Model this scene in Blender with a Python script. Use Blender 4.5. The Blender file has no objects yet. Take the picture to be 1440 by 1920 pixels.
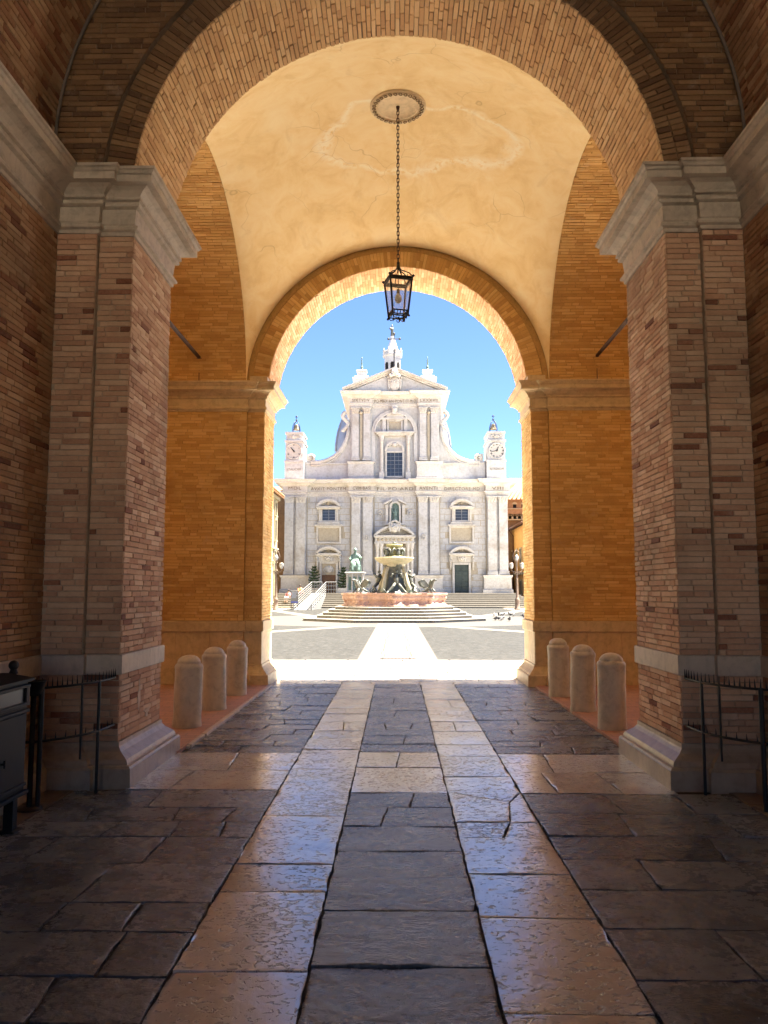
import bpy, bmesh, math, random
from math import sin, cos, pi, sqrt, radians, atan2
from mathutils import Vector, Matrix

# ------------------------------------------------------------------ camera, sky, sun, exposure
SC = bpy.context.scene
COL = SC.collection
cam_d = bpy.data.cameras.new('camera')
cam = bpy.data.objects.new('camera', cam_d); COL.objects.link(cam); SC.camera = cam
cam_d.sensor_fit = 'VERTICAL'; cam_d.sensor_height = 36.0; cam_d.lens = 28.246
cam_d.clip_start = 0.05; cam_d.clip_end = 3000
CX, EYE, PITCH, YAW, FPX = -0.0138, 1.6, 0.0976, 0.0159, 1506.465
cam.location = (CX, 0, EYE); cam.rotation_euler = (pi/2 + PITCH, 0, YAW)

SUN_EL, SUN_AZ = radians(68), radians(7)           # the sun stands to the right of the square, a little beyond the portico
SUN_DIR = Vector((cos(SUN_EL)*cos(SUN_AZ), cos(SUN_EL)*sin(SUN_AZ), sin(SUN_EL)))
W = bpy.data.worlds.new('World'); SC.world = W; W.use_nodes = True
_n = W.node_tree.nodes; _l = W.node_tree.links; _n.clear()
_sky = _n.new('ShaderNodeTexSky'); _sky.sky_type = 'NISHITA'; _sky.sun_disc = False
_sky.sun_elevation = SUN_EL; _sky.sun_rotation = pi/2 - SUN_AZ
_sky.air_density = 0.42; _sky.dust_density = 0.0; _sky.ozone_density = 6.0
_bg = _n.new('ShaderNodeBackground'); _bg.inputs['Strength'].default_value = 0.05
_wo = _n.new('ShaderNodeOutputWorld')
_l.new(_sky.outputs[0], _bg.inputs[0]); _l.new(_bg.outputs[0], _wo.inputs[0])
sun_d = bpy.data.lights.new('sun', 'SUN'); sun_d.energy = 5.0; sun_d.angle = radians(0.53); sun_d.color = (1.0, 0.93, 0.82)
sun = bpy.data.objects.new('sun', sun_d); COL.objects.link(sun)
sun.rotation_euler = SUN_DIR.to_track_quat('Z', 'Y').to_euler(); sun.location = SUN_DIR*60
SC.view_settings.view_transform = 'Standard'; SC.view_settings.look = 'None'
SC.view_settings.gamma = 1.0; SC.view_settings.use_curve_mapping = False
SC.view_settings.exposure = 3.35
SC.render.engine = 'CYCLES'
SC.cycles.max_bounces = 16; SC.cycles.diffuse_bounces = 10; SC.cycles.glossy_bounces = 6
SC.cycles.transmission_bounces = 8; SC.cycles.sample_clamp_indirect = 12.0
SC.cycles.use_denoising = True
try: SC.cycles.denoiser = 'OPENIMAGEDENOISE'
except Exception: pass

RNG = random.Random(7)
def rnd(a, b): return RNG.uniform(a, b)

# ------------------------------------------------------------------ photograph <-> world helpers (measured survey points)
def proj(P):
    x, y, z = P[0]-CX, P[1], P[2]-EYE
    c, s = cos(YAW), sin(YAW); xr = x*c + y*s; yr = -x*s + y*c
    cp, sp = cos(PITCH), sin(PITCH); d = yr*cp + z*sp; u = z*cp - yr*sp
    if d < 0.05: return None
    return 720 + xr/d*FPX, 960 - u/d*FPX
def ray(px, py):
    xr = (px-720)/FPX; u = -(py-960)/FPX
    cp, sp = cos(PITCH), sin(PITCH); yr = cp - u*sp; z = sp + u*cp
    c, s = cos(YAW), sin(YAW)
    return xr*c - yr*s, xr*s + yr*c, z
def atY(px, py, Y):
    x, y, z = ray(px, py); t = Y/y
    return Vector((CX + x*t, Y, EYE + z*t))
def atZ(px, py, Z=0.0):
    x, y, z = ray(px, py); t = (Z-EYE)/z
    return Vector((CX + x*t, y*t, Z))

# ------------------------------------------------------------------ object helpers
def setp(o, label=None, cat=None, group=None, kind=None):
    if label: o['label'] = label
    if cat: o['category'] = cat
    if group: o['group'] = group
    if kind: o['kind'] = kind
    return o
def thing(name, label, cat, loc=(0, 0, 0), group=None, rz=0):
    o = bpy.data.objects.new(name, None); COL.objects.link(o); o.empty_display_size = 0.2
    o.location = loc; o.rotation_euler = (0, 0, rz)
    return setp(o, label, cat, group)
def pinv(o, parent):
    """children are modelled in world coordinates (or in the thing's own coordinates when local)"""
    o.parent = parent
    p = parent; off = Vector((0, 0, 0)); rz = 0.0
    while p is not None and p.type != 'EMPTY': p = p.parent
    if p is not None and parent.type == 'EMPTY':
        o.matrix_parent_inverse = (Matrix.Translation(p.location) @ Matrix.Rotation(p.rotation_euler[2], 4, 'Z')).inverted()
def copy_tree(o, parent=None, loc=None, rz=None, label=None):
    c = o.copy(); COL.objects.link(c)
    if parent is not None:
        c.parent = parent
    if loc is not None: c.location = loc
    if rz is not None: c.rotation_euler = (0, 0, rz)
    if label: c['label'] = label
    for ch in list(o.children): copy_tree(ch, c)
    return c

class MB:
    def __init__(s): s.v = []; s.f = []; s.sm = []; s.tone = []
    def add(s, vs, fs, smooth=False, tone=0.5):
        k = len(s.v); s.v += [tuple(p) for p in vs]
        s.f += [tuple(i+k for i in f) for f in fs]; s.sm += [smooth]*len(fs); s.tone += [tone]*len(fs)
        return s
    def box(s, x0, x1, y0, y1, z0, z1, tone=0.5, bev=0.0):
        if bev > 0:
            b = bev
            vs = []
            for z, i in ((z0, b), (z0+b, 0), (z1-b, 0), (z1, b)):
                vs += [(x0+i, y0+i, z), (x1-i, y0+i, z), (x1-i, y1-i, z), (x0+i, y1-i, z)]
            fs = [(3, 2, 1, 0), (12, 13, 14, 15)]
            for r in range(3):
                for j in range(4):
                    a = r*4; fs.append((a+j, a+(j+1) % 4, a+4+(j+1) % 4, a+4+j))
            return s.add(vs, fs, False, tone)
        vs = [(x, y, z) for z in (z0, z1) for x, y in ((x0, y0), (x1, y0), (x1, y1), (x0, y1))]
        return s.add(vs, [(3, 2, 1, 0), (4, 5, 6, 7), (0, 1, 5, 4), (1, 2, 6, 5), (2, 3, 7, 6), (3, 0, 4, 7)], False, tone)
    def bar(s, a, b, r, n=8, r2=None, smooth=True, caps=True):
        a = Vector(a); b = Vector(b); d = (b-a).normalized(); r2 = r if r2 is None else r2
        t = Vector((0, 0, 1)) if abs(d.z) < .9 else Vector((1, 0, 0))
        u = d.cross(t).normalized(); w = d.cross(u)
        vs = []
        for P, R in ((a, r), (b, r2)):
            for i in range(n):
                q = 2*pi*i/n + pi/n; vs.append(P + (u*cos(q) + w*sin(q))*R)
        s.add(vs, [(i, (i+1) % n, n+(i+1) % n, n+i) for i in range(n)], smooth)
        if caps: s.add(vs, [tuple(range(n))[::-1], tuple(range(n, 2*n))], False)
        return s
    def tube(s, pts, r, n=8, closed=False, rs=None, smooth=True):
        pts = [Vector(p) for p in pts]; m = len(pts); vs = []; prev = None
        for i, p in enumerate(pts):
            if closed: d = pts[(i+1) % m] - pts[i-1]
            else: d = pts[min(i+1, m-1)] - pts[max(i-1, 0)]
            d = d.normalized()
            if prev is None:
                t = Vector((0, 0, 1)) if abs(d.z) < .9 else Vector((1, 0, 0)); u = d.cross(t).normalized()
            else:
                u = (prev - d*prev.dot(d))
                u = u.normalized() if u.length > 1e-6 else d.orthogonal().normalized()
            prev = u; w = d.cross(u); R = rs[i] if rs else r
            for j in range(n):
                q = 2*pi*j/n; vs.append(p + (u*cos(q) + w*sin(q))*R)
        fs = []
        for i in range(m if closed else m-1):
            a = i*n; b = ((i+1) % m)*n
            for j in range(n): fs.append((a+j, a+(j+1) % n, b+(j+1) % n, b+j))
        if not closed: fs += [tuple(range(n))[::-1], tuple(range((m-1)*n, m*n))]
        return s.add(vs, fs, smooth)
    def lathe(s, prof, c=(0, 0, 0), n=24, smooth=True, sx=1.0, sy=1.0, ph=0.0, cap=True):
        vs = []
        for r, z in prof:
            for i in range(n):
                q = 2*pi*i/n + ph; vs.append((c[0]+r*cos(q)*sx, c[1]+r*sin(q)*sy, c[2]+z))
        fs = []
        for k in range(len(prof)-1):
            for i in range(n):
                fs.append((k*n+i, k*n+(i+1) % n, (k+1)*n+(i+1) % n, (k+1)*n+i))
        s.add(vs, fs, smooth)
        if cap:
            m = len(prof)-1
            s.add([vs[i] for i in range(n)], [tuple(range(n))[::-1]], False); s.add([vs[m*n+i] for i in range(n)], [tuple(range(n))], False)
        return s
    def prism(s, poly, axis, a, b, tone=0.5, smooth=False):
        """poly of 2D points extruded along an axis: 'y' (poly in x,z), 'x' (poly in y,z), 'z' (poly in x,y)"""
        def mk(p, t):
            return (p[0], t, p[1]) if axis == 'y' else ((t, p[0], p[1]) if axis == 'x' else (p[0], p[1], t))
        n = len(poly); vs = [mk(p, a) for p in poly] + [mk(p, b) for p in poly]
        fs = [tuple(range(n)), tuple(range(2*n-1, n-1, -1))]
        s.add(vs, fs, False, tone)
        return s.add(vs, [(i, n+i, n+(i+1) % n, (i+1) % n) for i in range(n)], smooth, tone)
    def sphere(s, c, r, n=12, m=8, sz=None):
        sz = sz or (1, 1, 1); vs = []; fs = []
        for k in range(m+1):
            t = pi*k/m
            for i in range(n):
                q = 2*pi*i/n; vs.append((c[0]+r*sz[0]*sin(t)*cos(q), c[1]+r*sz[1]*sin(t)*sin(q), c[2]+r*sz[2]*cos(t)))
        for k in range(m):
            for i in range(n):
                fs.append((k*n+i, (k+1)*n+i, (k+1)*n+(i+1) % n, k*n+(i+1) % n))
        return s.add(vs, fs, True)
    def mesh(s, name, mat, flip=False):
        me = bpy.data.meshes.new(name)
        fs = [f[::-1] for f in s.f] if flip else s.f
        me.from_pydata(s.v, [], fs)
        me.polygons.foreach_set('use_smooth', s.sm)
        if s.tone and (min(s.tone) != 0.5 or max(s.tone) != 0.5):
            at = me.attributes.new('tone', 'FLOAT', 'FACE'); at.data.foreach_set('value', s.tone)
        me.materials.append(mat); me.update()
        return me
    def build(s, name, mat, parent=None, flip=False, norm=False):
        me = s.mesh(name, mat, flip)
        if norm:
            bm = bmesh.new(); bm.from_mesh(me); bmesh.ops.remove_doubles(bm, verts=bm.verts, dist=1e-5)
            bmesh.ops.recalc_face_normals(bm, faces=bm.faces); bm.to_mesh(me); bm.free()
        o = bpy.data.objects.new(name, me); COL.objects.link(o)
        if parent is not None: pinv(o, parent)
        return o

def sweep(mb, path, prof, i0=0, i1=None, s=1, out=1, caps=True):
    """sweep a moulding profile [(outward, z)...] along a polyline [(x, y)...] with mitred corners; outward is to the right"""
    n = len(path); i1 = n-1 if i1 is None else i1
    nor = []
    for i in range(n-1):
        dx, dy = path[i+1][0]-path[i][0], path[i+1][1]-path[i][1]; L = math.hypot(dx, dy)
        nor.append((dy/L*out, -dx/L*out))
    rows = []
    for i in range(i0, i1+1):
        a = nor[i-1] if i > 0 else nor[0]; b = nor[i] if i < n-1 else nor[-1]
        if i == 0: a = b
        if i == n-1: b = a
        k = 1 + a[0]*b[0] + a[1]*b[1]
        m = ((a[0]+b[0])/k, (a[1]+b[1])/k)
        rows.append([(s*(path[i][0]+m[0]*d), path[i][1]+m[1]*d, z) for d, z in prof])
    q = len(prof); vs = [p for r in rows for p in r]; fs = []
    for i in range(len(rows)-1):
        for j in range(q-1):
            f = (i*q+j, (i+1)*q+j, (i+1)*q+j+1, i*q+j+1)
            fs.append(f if s > 0 else f[::-1])
    if caps:
        fs += [tuple(range(q))[::-1], tuple(range((len(rows)-1)*q, len(rows)*q))]
    return mb.add(vs, fs)

# ------------------------------------------------------------------ materials
def mat(name):
    m = bpy.data.materials.new(name); m.use_nodes = True
    nt = m.node_tree; b = nt.nodes['Principled BSDF']
    return m, nt, b
def nd(nt, t, **kw):
    n = nt.nodes.new(t)
    for k, v in kw.items():
        if k.startswith('i_'):
            key = k[2:]; key = int(key) if key.isdigit() else key.replace('_', ' ')
            n.inputs[key].default_value = v
        else: setattr(n, k, v)
    return n
def ramp(nt, fac, stops, interp='LINEAR'):
    r = nt.nodes.new('ShaderNodeValToRGB'); r.color_ramp.interpolation = interp
    e = r.color_ramp.elements
    while len(e) < len(stops): e.new(0.5)
    for el, (p, c) in zip(e, stops):
        el.position = p; el.color = c if len(c) == 4 else (*c, 1)
    nt.links.new(fac, r.inputs[0]); return r.outputs[0]
def mix(nt, fac, a, b, mode='MIX'):
    m = nt.nodes.new('ShaderNodeMix'); m.data_type = 'RGBA'; m.blend_type = mode; m.clamp_factor = True
    for k, v in ((0, fac), (6, a), (7, b)):
        if hasattr(v, 'links') or hasattr(v, 'is_linked'): nt.links.new(v, m.inputs[k])
        else: m.inputs[k].default_value = v if not isinstance(v, tuple) else (*v[:3], 1)
    return m.outputs[2]
def math_(nt, op, a, b=0.0, clamp=False):
    m = nt.nodes.new('ShaderNodeMath'); m.operation = op; m.use_clamp = clamp
    for k, v in ((0, a), (1, b)):
        if hasattr(v, 'is_linked'): nt.links.new(v, m.inputs[k])
        else: m.inputs[k].default_value = v
    return m.outputs[0]
def coords(nt, scale=(1, 1, 1), rot=(0, 0, 0)):
    t = nt.nodes.new('ShaderNodeTexCoord'); mp = nt.nodes.new('ShaderNodeMapping')
    mp.inputs['Scale'].default_value = scale; mp.inputs['Rotation'].default_value = rot
    nt.links.new(t.outputs['Object'], mp.inputs[0]); return mp.outputs[0]
def noise(nt, co, scale, detail=4.0, rough=0.55, dist=0.0, out=0):
    n = nd(nt, 'ShaderNodeTexNoise'); n.inputs['Scale'].default_value = scale; n.inputs['Detail'].default_value = detail
    n.inputs['Roughness'].default_value = rough; n.inputs['Distortion'].default_value = dist
    nt.links.new(co, n.inputs['Vector']); return n.outputs[out]
def bump(nt, b, h, dist=0.01, strength=1.0, prev=None):
    n = nd(nt, 'ShaderNodeBump'); n.inputs['Distance'].default_value = dist; n.inputs['Strength'].default_value = strength
    nt.links.new(h, n.inputs['Height'])
    if prev is not None: nt.links.new(prev, n.inputs['Normal'])
    nt.links.new(n.outputs[0], b.inputs['Normal']); return n.outputs[0]

def brick_mat(name, stops, grime=(0.10, 0.07, 0.05), gk=0.48, rough=0.85, bright=1.3):
    """fired brick: each brick takes its tone from the 'tone' attribute, with grain, pitting and soot"""
    m, nt, b = mat(name); co = coords(nt)
    at = nd(nt, 'ShaderNodeAttribute', attribute_name='tone', attribute_type='GEOMETRY')
    n1 = noise(nt, co, 38, 6, .65); n2 = noise(nt, co, 1.1, 5, .6); n3 = noise(nt, co, 6, 4, .6)
    stops = [(p_, tuple(min(.8, x_*bright) for x_ in c_)) for p_, c_ in stops]
    t = math_(nt, 'ADD', at.outputs['Fac'], math_(nt, 'MULTIPLY', math_(nt, 'SUBTRACT', n1, .5), .35))
    c = ramp(nt, t, stops)
    g = ramp(nt, n2, [(.45, (0, 0, 0)), (.72, (1, 1, 1))])
    c = mix(nt, math_(nt, 'MULTIPLY', g, gk), c, grime)
    w = ramp(nt, n3, [(.60, (0, 0, 0)), (.78, (1, 1, 1))])
    c = mix(nt, math_(nt, 'MULTIPLY', w, .25), c, (0.56, 0.46, 0.36))
    nt.links.new(c, b.inputs['Base Color']); b.inputs['Roughness'].default_value = rough
    b.inputs['Specular IOR Level'].default_value = 0.25
    p = noise(nt, co, 90, 5, .7); q = noise(nt, co, 14, 4, .6)
    bump(nt, b, math_(nt, 'ADD', math_(nt, 'MULTIPLY', p, .5), q), 0.006, .8)
    return m
def plain_mat(name, col, rough=.7, var=.12, scale=6, bumpd=.003, metallic=0, spec=.3, col2=None):
    m, nt, b = mat(name); co = coords(nt)
    n1 = noise(nt, co, scale, 6, .65); n2 = noise(nt, co, scale*.2, 4, .6)
    f = math_(nt, 'ADD', math_(nt, 'MULTIPLY', n1, .6), math_(nt, 'MULTIPLY', n2, .4))
    lo = tuple(x*(1-var*2) for x in col) if col2 is None else col2; hi = tuple(min(1, x*(1+var)) for x in col)
    c = ramp(nt, f, [(.30, lo), (.50, col), (.72, hi)])
    nt.links.new(c, b.inputs['Base Color']); b.inputs['Roughness'].default_value = rough
    b.inputs['Metallic'].default_value = metallic; b.inputs['Specular IOR Level'].default_value = spec
    if bumpd: bump(nt, b, n1, bumpd, .8)
    return m
def stone_mat(name, col, dirt=(.12, .10, .08), dk=.5, rough=.6, streak=True, scale=1.0):
    """pale limestone with grain, veins, run-off streaks and dirt in patches"""
    m, nt, b = mat(name); co = coords(nt)
    n1 = noise(nt, co, 9*scale, 8, .65, .4); n2 = noise(nt, co, 1.3*scale, 5, .6, .3); n3 = noise(nt, co, 60*scale, 4, .7)
    hi = tuple(min(1, x*1.15) for x in col); lo = tuple(x*.72 for x in col)
    c = ramp(nt, n1, [(.28, lo), (.5, col), (.75, hi)])
    d = ramp(nt, n2, [(.50, (0, 0, 0)), (.80, (1, 1, 1))])
    c = mix(nt, math_(nt, 'MULTIPLY', d, dk), c, dirt)
    if streak:
        cs = coords(nt, (14, 14, .8)); st = ramp(nt, noise(nt, cs, 1.0, 4, .6), [(.55, (0, 0, 0)), (.8, (1, 1, 1))])
        c = mix(nt, math_(nt, 'MULTIPLY', st, dk*.45), c, dirt)
    nt.links.new(c, b.inputs['Base Color']); b.inputs['Roughness'].default_value = rough
    b.inputs['Specular IOR Level'].default_value = .35
    bump(nt, b, math_(nt, 'ADD', n1, math_(nt, 'MULTIPLY', n3, .4)), .006, .7)
    return m

M = {}
M['brick_pier'] = brick_mat('pier_brick', [(.0, (.14, .055, .032)), (.18, (.25, .11, .065)), (.36, (.36, .20, .125)), (.62, (.46, .29, .185)), (.85, (.53, .37, .25)), (1, (.60, .46, .33))])
M['brick_wall'] = brick_mat('passage_brick', [(.0, (.12, .05, .03)), (.2, (.24, .095, .05)), (.45, (.36, .20, .105)), (.7, (.45, .28, .155)), (1, (.53, .39, .245))], bright=1.05)
M['brick_front'] = brick_mat('shaded_front_brick', [(.0, (.11, .055, .03)), (.3, (.21, .115, .055)), (.6, (.29, .17, .085)), (1, (.38, .25, .14))], bright=1.0)  # passage brick in a darker copy: shade on the arch front put into colour
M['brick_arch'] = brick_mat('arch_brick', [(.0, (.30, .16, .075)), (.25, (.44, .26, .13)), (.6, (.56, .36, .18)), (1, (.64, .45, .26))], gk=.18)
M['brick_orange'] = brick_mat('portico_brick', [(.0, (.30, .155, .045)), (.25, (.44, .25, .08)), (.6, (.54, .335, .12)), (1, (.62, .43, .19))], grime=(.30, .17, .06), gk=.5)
M['mortar'] = plain_mat('mortar', (.40, .31, .22), .95, .2, 30, .004)
M['mortar_dark'] = plain_mat('dark_mortar', (.22, .16, .11), .95, .2, 30, .004)
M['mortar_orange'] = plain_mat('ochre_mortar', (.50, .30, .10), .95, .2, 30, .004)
M['stone'] = stone_mat('grey_limestone', (.52, .44, .345))
M['stone_far'] = stone_mat('ochre_limestone', (.58, .44, .25), dirt=(.28, .18, .08), dk=.5)
M['base_stone'] = stone_mat('worn_base_stone', (.37, .29, .21), dirt=(.11, .085, .062), dk=.6, rough=.38)
M['iron'] = plain_mat('black_iron', (.012, .011, .011), .5, .3, 30, .002, spec=.4)
M['rust'] = plain_mat('rusty_iron', (.06, .03, .022), .6, .4, 40, .002, spec=.4)
# ------------------------------------------------------------------ the portico building: measured positions
XS, YF, YO, YB, XG, XW = 2.36, 6.86, 6.80, 8.047, 2.662, 3.016      # near pier: inner face, front faces, back, groove, passage wall
ZB1, ZB2, ZBASE, ZC0, ZC1 = .895, 1.063, .34, 4.745, 5.27           # string band, base top, cornice bottom and top
XS2, YF2, YO2, YB2, XG2 = 2.33, 13.83, 13.77, 14.91, 2.63           # far wall
ZN, RN, RNO = 5.115, 2.38, 2.645                                    # near arch centre, radius, outer ring
ZF, RF, RFO = 5.06, 2.27, 2.555                                     # far arch
VZ, VR = 5.52, 3.07                                                 # passage vault
BAYX, PY0, PY1, PZ = 2.65, YB, YO2, 5.10                            # sail vault
REAR, REAR_Z = -5.8, 3.8
PXE = 4.75                                                          # end of the wide transverse arches

# ------------------------------------------------------------------ brick laying
class Bricks:
    def __init__(s, seed): s.r = random.Random(seed); s.items = []
    def field(s, P, u0, u1, v0, v1, bl=.27, bh=.062, joint=.007, proud=.005, depth=.010, tones=(.05, .95), clip=None, headers=.25, dark=0.0, wob=.0015, twist=.0):
        r = s.r; n = max(1, round((v1-v0)/bh)); h = (v1-v0)/n
        for k in range(n):
            a = v0 + k*h; b = a + h; u = u0 - r.uniform(0, bl) if (u1-u0) > bl*.8 else u0
            course = r.uniform(-.06, .06)
            while u < u1 - .01:
                L = bl*(.5 if r.random() < headers else 1)*r.uniform(.93, 1.07)
                e = u + L
                p, q = max(u, u0), min(e, u1)
                if u1 - q < .05: q = u1; e = u1
                u = e
                if q - p < .03: continue
                j = joint*.5*r.uniform(.6, 1.4)
                c = [p+j, q-j, a+j, b-j]
                quad = [(c[0], c[2]), (c[1], c[2]), (c[1], c[3]), (c[0], c[3])]
                if clip:
                    quad = clip(quad)
                    if quad is None: continue
                quad = [(x + r.uniform(-wob, wob)*2, y + r.uniform(-wob, wob)) for x, y in quad]
                cx = sum(x for x, _ in quad)/4; cy = sum(y for _, y in quad)/4
                f = 1 - .004/max(.02, (b-a)/2); w = proud*r.uniform(.25, 1.25); t1, t2 = r.uniform(-twist, twist), r.uniform(-twist, twist)
                vs = [P(x, y, -depth) for x, y in quad] + [P(x, y, w-.003) for x, y in quad]
                sg = ((-1, -1), (1, -1), (1, 1), (-1, 1))
                vs += [P(x - sx_*.004, y - sy_*.004, w + t1*sx_ + t2*sy_) for (x, y), (sx_, sy_) in zip(quad, sg)]
                t = min(.98, max(.02, r.uniform(*tones) + course))
                if r.random() < dark: t = r.uniform(.02, .24)
                s.items.append((vs, t))
    FACES = [(8, 9, 10, 11)] + [(i, (i+1) % 4, 4+(i+1) % 4, 4+i) for i in range(4)] + [(4+i, 4+(i+1) % 4, 8+(i+1) % 4, 8+i) for i in range(4)]
    def lay(s, parent, material, nmax=300, name='brick'):
        """the bricks that show largest in the picture are objects of their own, the rest is one joined part"""
        sc = []
        for i, (vs, t) in enumerate(s.items):
            q = [proj(p) for p in vs[8:12]]
            if any(p is None for p in q): sc.append((0, i)); continue
            A = 0
            for k in range(4): A += q[k][0]*q[(k+1) % 4][1] - q[(k+1) % 4][0]*q[k][1]
            mx = sum(p[0] for p in q)/4; my = sum(p[1] for p in q)/4
            sc.append((abs(A)/2 if (0 < mx < 1440 and 0 < my < 1920) else 0, i))
        sc.sort(key=lambda x: -x[0])
        one = set(i for a, i in sc[:nmax] if a > 0); rest = MB()
        for i, (vs, t) in enumerate(s.items):
            if i in one:
                m_ = MB(); m_.add(vs, s.FACES, False, t if abs(t-.5) > 1e-4 else .501); m_.build(name, material, parent)
            else: rest.add(vs, s.FACES, False, t if abs(t-.5) > 1e-4 else .501)
        if rest.v: setp(rest.build('brickwork', material, parent), kind='stuff')

def plane(o, U, N, s=1):
    """u along U (xy), v up, w out along N"""
    return lambda u, v, w: (s*(o[0] + U[0]*u + N[0]*w), o[1] + U[1]*u + N[1]*w, v)

SIDE = {-1: 'left', 1: 'right'}
NEAR_CORNICE = [(-.05, ZC0), (.020, ZC0), (.026, ZC0+.03), (.010, ZC0+.034), (.050, ZC0+.046), (.056, ZC0+.062), (.050, ZC0+.078), (.010, ZC0+.086), (.010, ZC0+.105), (.016, ZC0+.11), (.030, ZC0+.235), (.012, ZC0+.24),
                (.062, ZC0+.252), (.070, ZC0+.272), (.062, ZC0+.290), (.040, ZC0+.294), (.085, ZC0+.302), (.085, ZC0+.325), (.070, ZC0+.330), (.085, ZC0+.35), (.115, ZC0+.375), (.160, ZC0+.392), (.150, ZC0+.398), (.215, ZC0+.402), (.215, ZC0+.462), (.198, ZC0+.466), (.225, ZC0+.474),
                (.238, ZC0+.49), (.228, ZC0+.496), (.252, ZC0+.502), (.252, ZC1), (-.05, ZC1+.02)]
BASE = [(.0, ZBASE), (.022, ZBASE), (.022, ZBASE-.035), (.03, ZBASE-.05), (.05, ZBASE-.075), (.085, ZBASE-.10), (.118, ZBASE-.125), (.13, ZBASE-.15),
        (.132, ZBASE-.165), (.155, ZBASE-.172), (.158, ZBASE-.18), (.168, 0.15), (.172, -.03), (-.05, -.03)]
BAND = [(-.03, ZB1), (.022, ZB1), (.028, ZB1+.006), (.028, ZB2-.008), (.022, ZB2), (-.03, ZB2)]

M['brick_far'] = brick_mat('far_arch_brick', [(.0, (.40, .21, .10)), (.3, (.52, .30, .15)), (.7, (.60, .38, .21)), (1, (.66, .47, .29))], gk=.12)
# ---- the two near piers
for s in (-1, 1):
    S = -s                                     # modelled for the left (x negative), mirrored with S
    t = thing('brick_pier', ('pale brown brick pier with stone cornice at the left, behind the dark cabinet' if s < 0 else
                             'grey brick pier patched with dark red bricks, at the right of the passage'), 'pier', (s*2.7, 7.4, 0), 'piers of the near archway')
    core = MB()
    core.box(*sorted((s*(XW+.6), s*(XG-.0))), YO+.012, YB-.012, -.05, ZC1+.05); core.box(*sorted((s*XG, s*(XS+.012))), YF+.012, YB-.012, -.05, ZC1+.05)
    core.build('core', M['mortar'] if s < 0 else M['mortar'], t)
    B = Bricks(11+s)
    dk = .04 if s < 0 else .10
    for z0, z1 in ((ZBASE, ZB1), (ZB2, ZC0)):
        tn = (.38, .76) if s < 0 else (.45, .82)
        B.field(plane((-XG, YF), (1, 0), (0, -1), S), 0, XG-XS, z0, z1, bl=.265, bh=.0487, tones=tn, dark=dk, clip=None, headers=.35)
        B.field(plane((-XW, YO), (1, 0), (0, -1), S), 0, XW-XG, z0, z1, bl=.265, bh=.0487, tones=tn, dark=dk, headers=.35)
        B.field(plane((-XS, YF), (0, 1), (1, 0), S), 0, YB-YF, z0, z1, bl=.245, bh=.0487, tones=(.38, .95) if s < 0 else (.42, .95), dark=.02, headers=.4, proud=.007, wob=.0025, twist=.0012)
    for a, b in ((-XG, -XG),):
        pass
    B.lay(t, M['brick_pier'], 300)
    path = [(-XW-.3, YO), (-XG, YO), (-XG, YF), (-XS, YF), (-XS, YB), (-XW-2, YB)]
    path[0] = (-XW, YO)
    for nm, prof, ma in (('cornice', NEAR_CORNICE, M['stone']), ('string_band', BAND, M['stone']), ('base', BASE, M['base_stone'])):
        full = [(-XW, REAR)] + path
        b_ = MB(); sweep(b_, full, prof, 1, 6, S); b_.build(nm, ma, t)

# ---- side walls of the near passage
for s in (-1, 1):
    S = -s
    t = thing('passage_wall', ('dark brick side wall of the passage at the left picture edge' if s < 0 else 'dark brick side wall of the passage at the right picture edge'),
              'wall', (s*XW, 0, 0), 'side walls of the passage')
    c = MB(); c.box(*sorted((s*(XW+.012), s*(XW+.6))), REAR, YO, -.05, VZ+.05)
    c.build('core', M['mortar_dark'], t)
    B = Bricks(31+s)
    for z0, z1 in ((ZBASE, ZB1), (ZB2, ZC0)):
        B.field(plane((-XW, 3.6), (0, 1), (1, 0), S), 0, YO-3.6, z0, z1, bl=.265, bh=.0487, tones=(.33, .80), dark=.05, headers=.35, proud=.006, wob=.0025)
    B.field(plane((-XW, 3.6), (0, 1), (1, 0), S), 0, YO-3.6, ZC1+.02, VZ, bl=.265, bh=.0487, tones=(.1, .8))
    B.lay(t, M['brick_wall'], 260)
    full = [(-XW, REAR), (-XW, YO), (-XG, YO)]
    for nm, prof, ma in (('cornice', NEAR_CORNICE, M['stone']), ('string_band', BAND, M['stone']), ('base', BASE, M['base_stone'])):
        b_ = MB(); sweep(b_, full, prof, 0, 1, S); b_.build(nm, ma, t)
    # the part of the wall behind the photographer
    P = MB(); P.box(*sorted((s*(XW-.002), s*(XW+.011))), REAR, 3.6, 0.0, VZ); P.build('plain_wall', M['brick_wall'], t)

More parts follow.
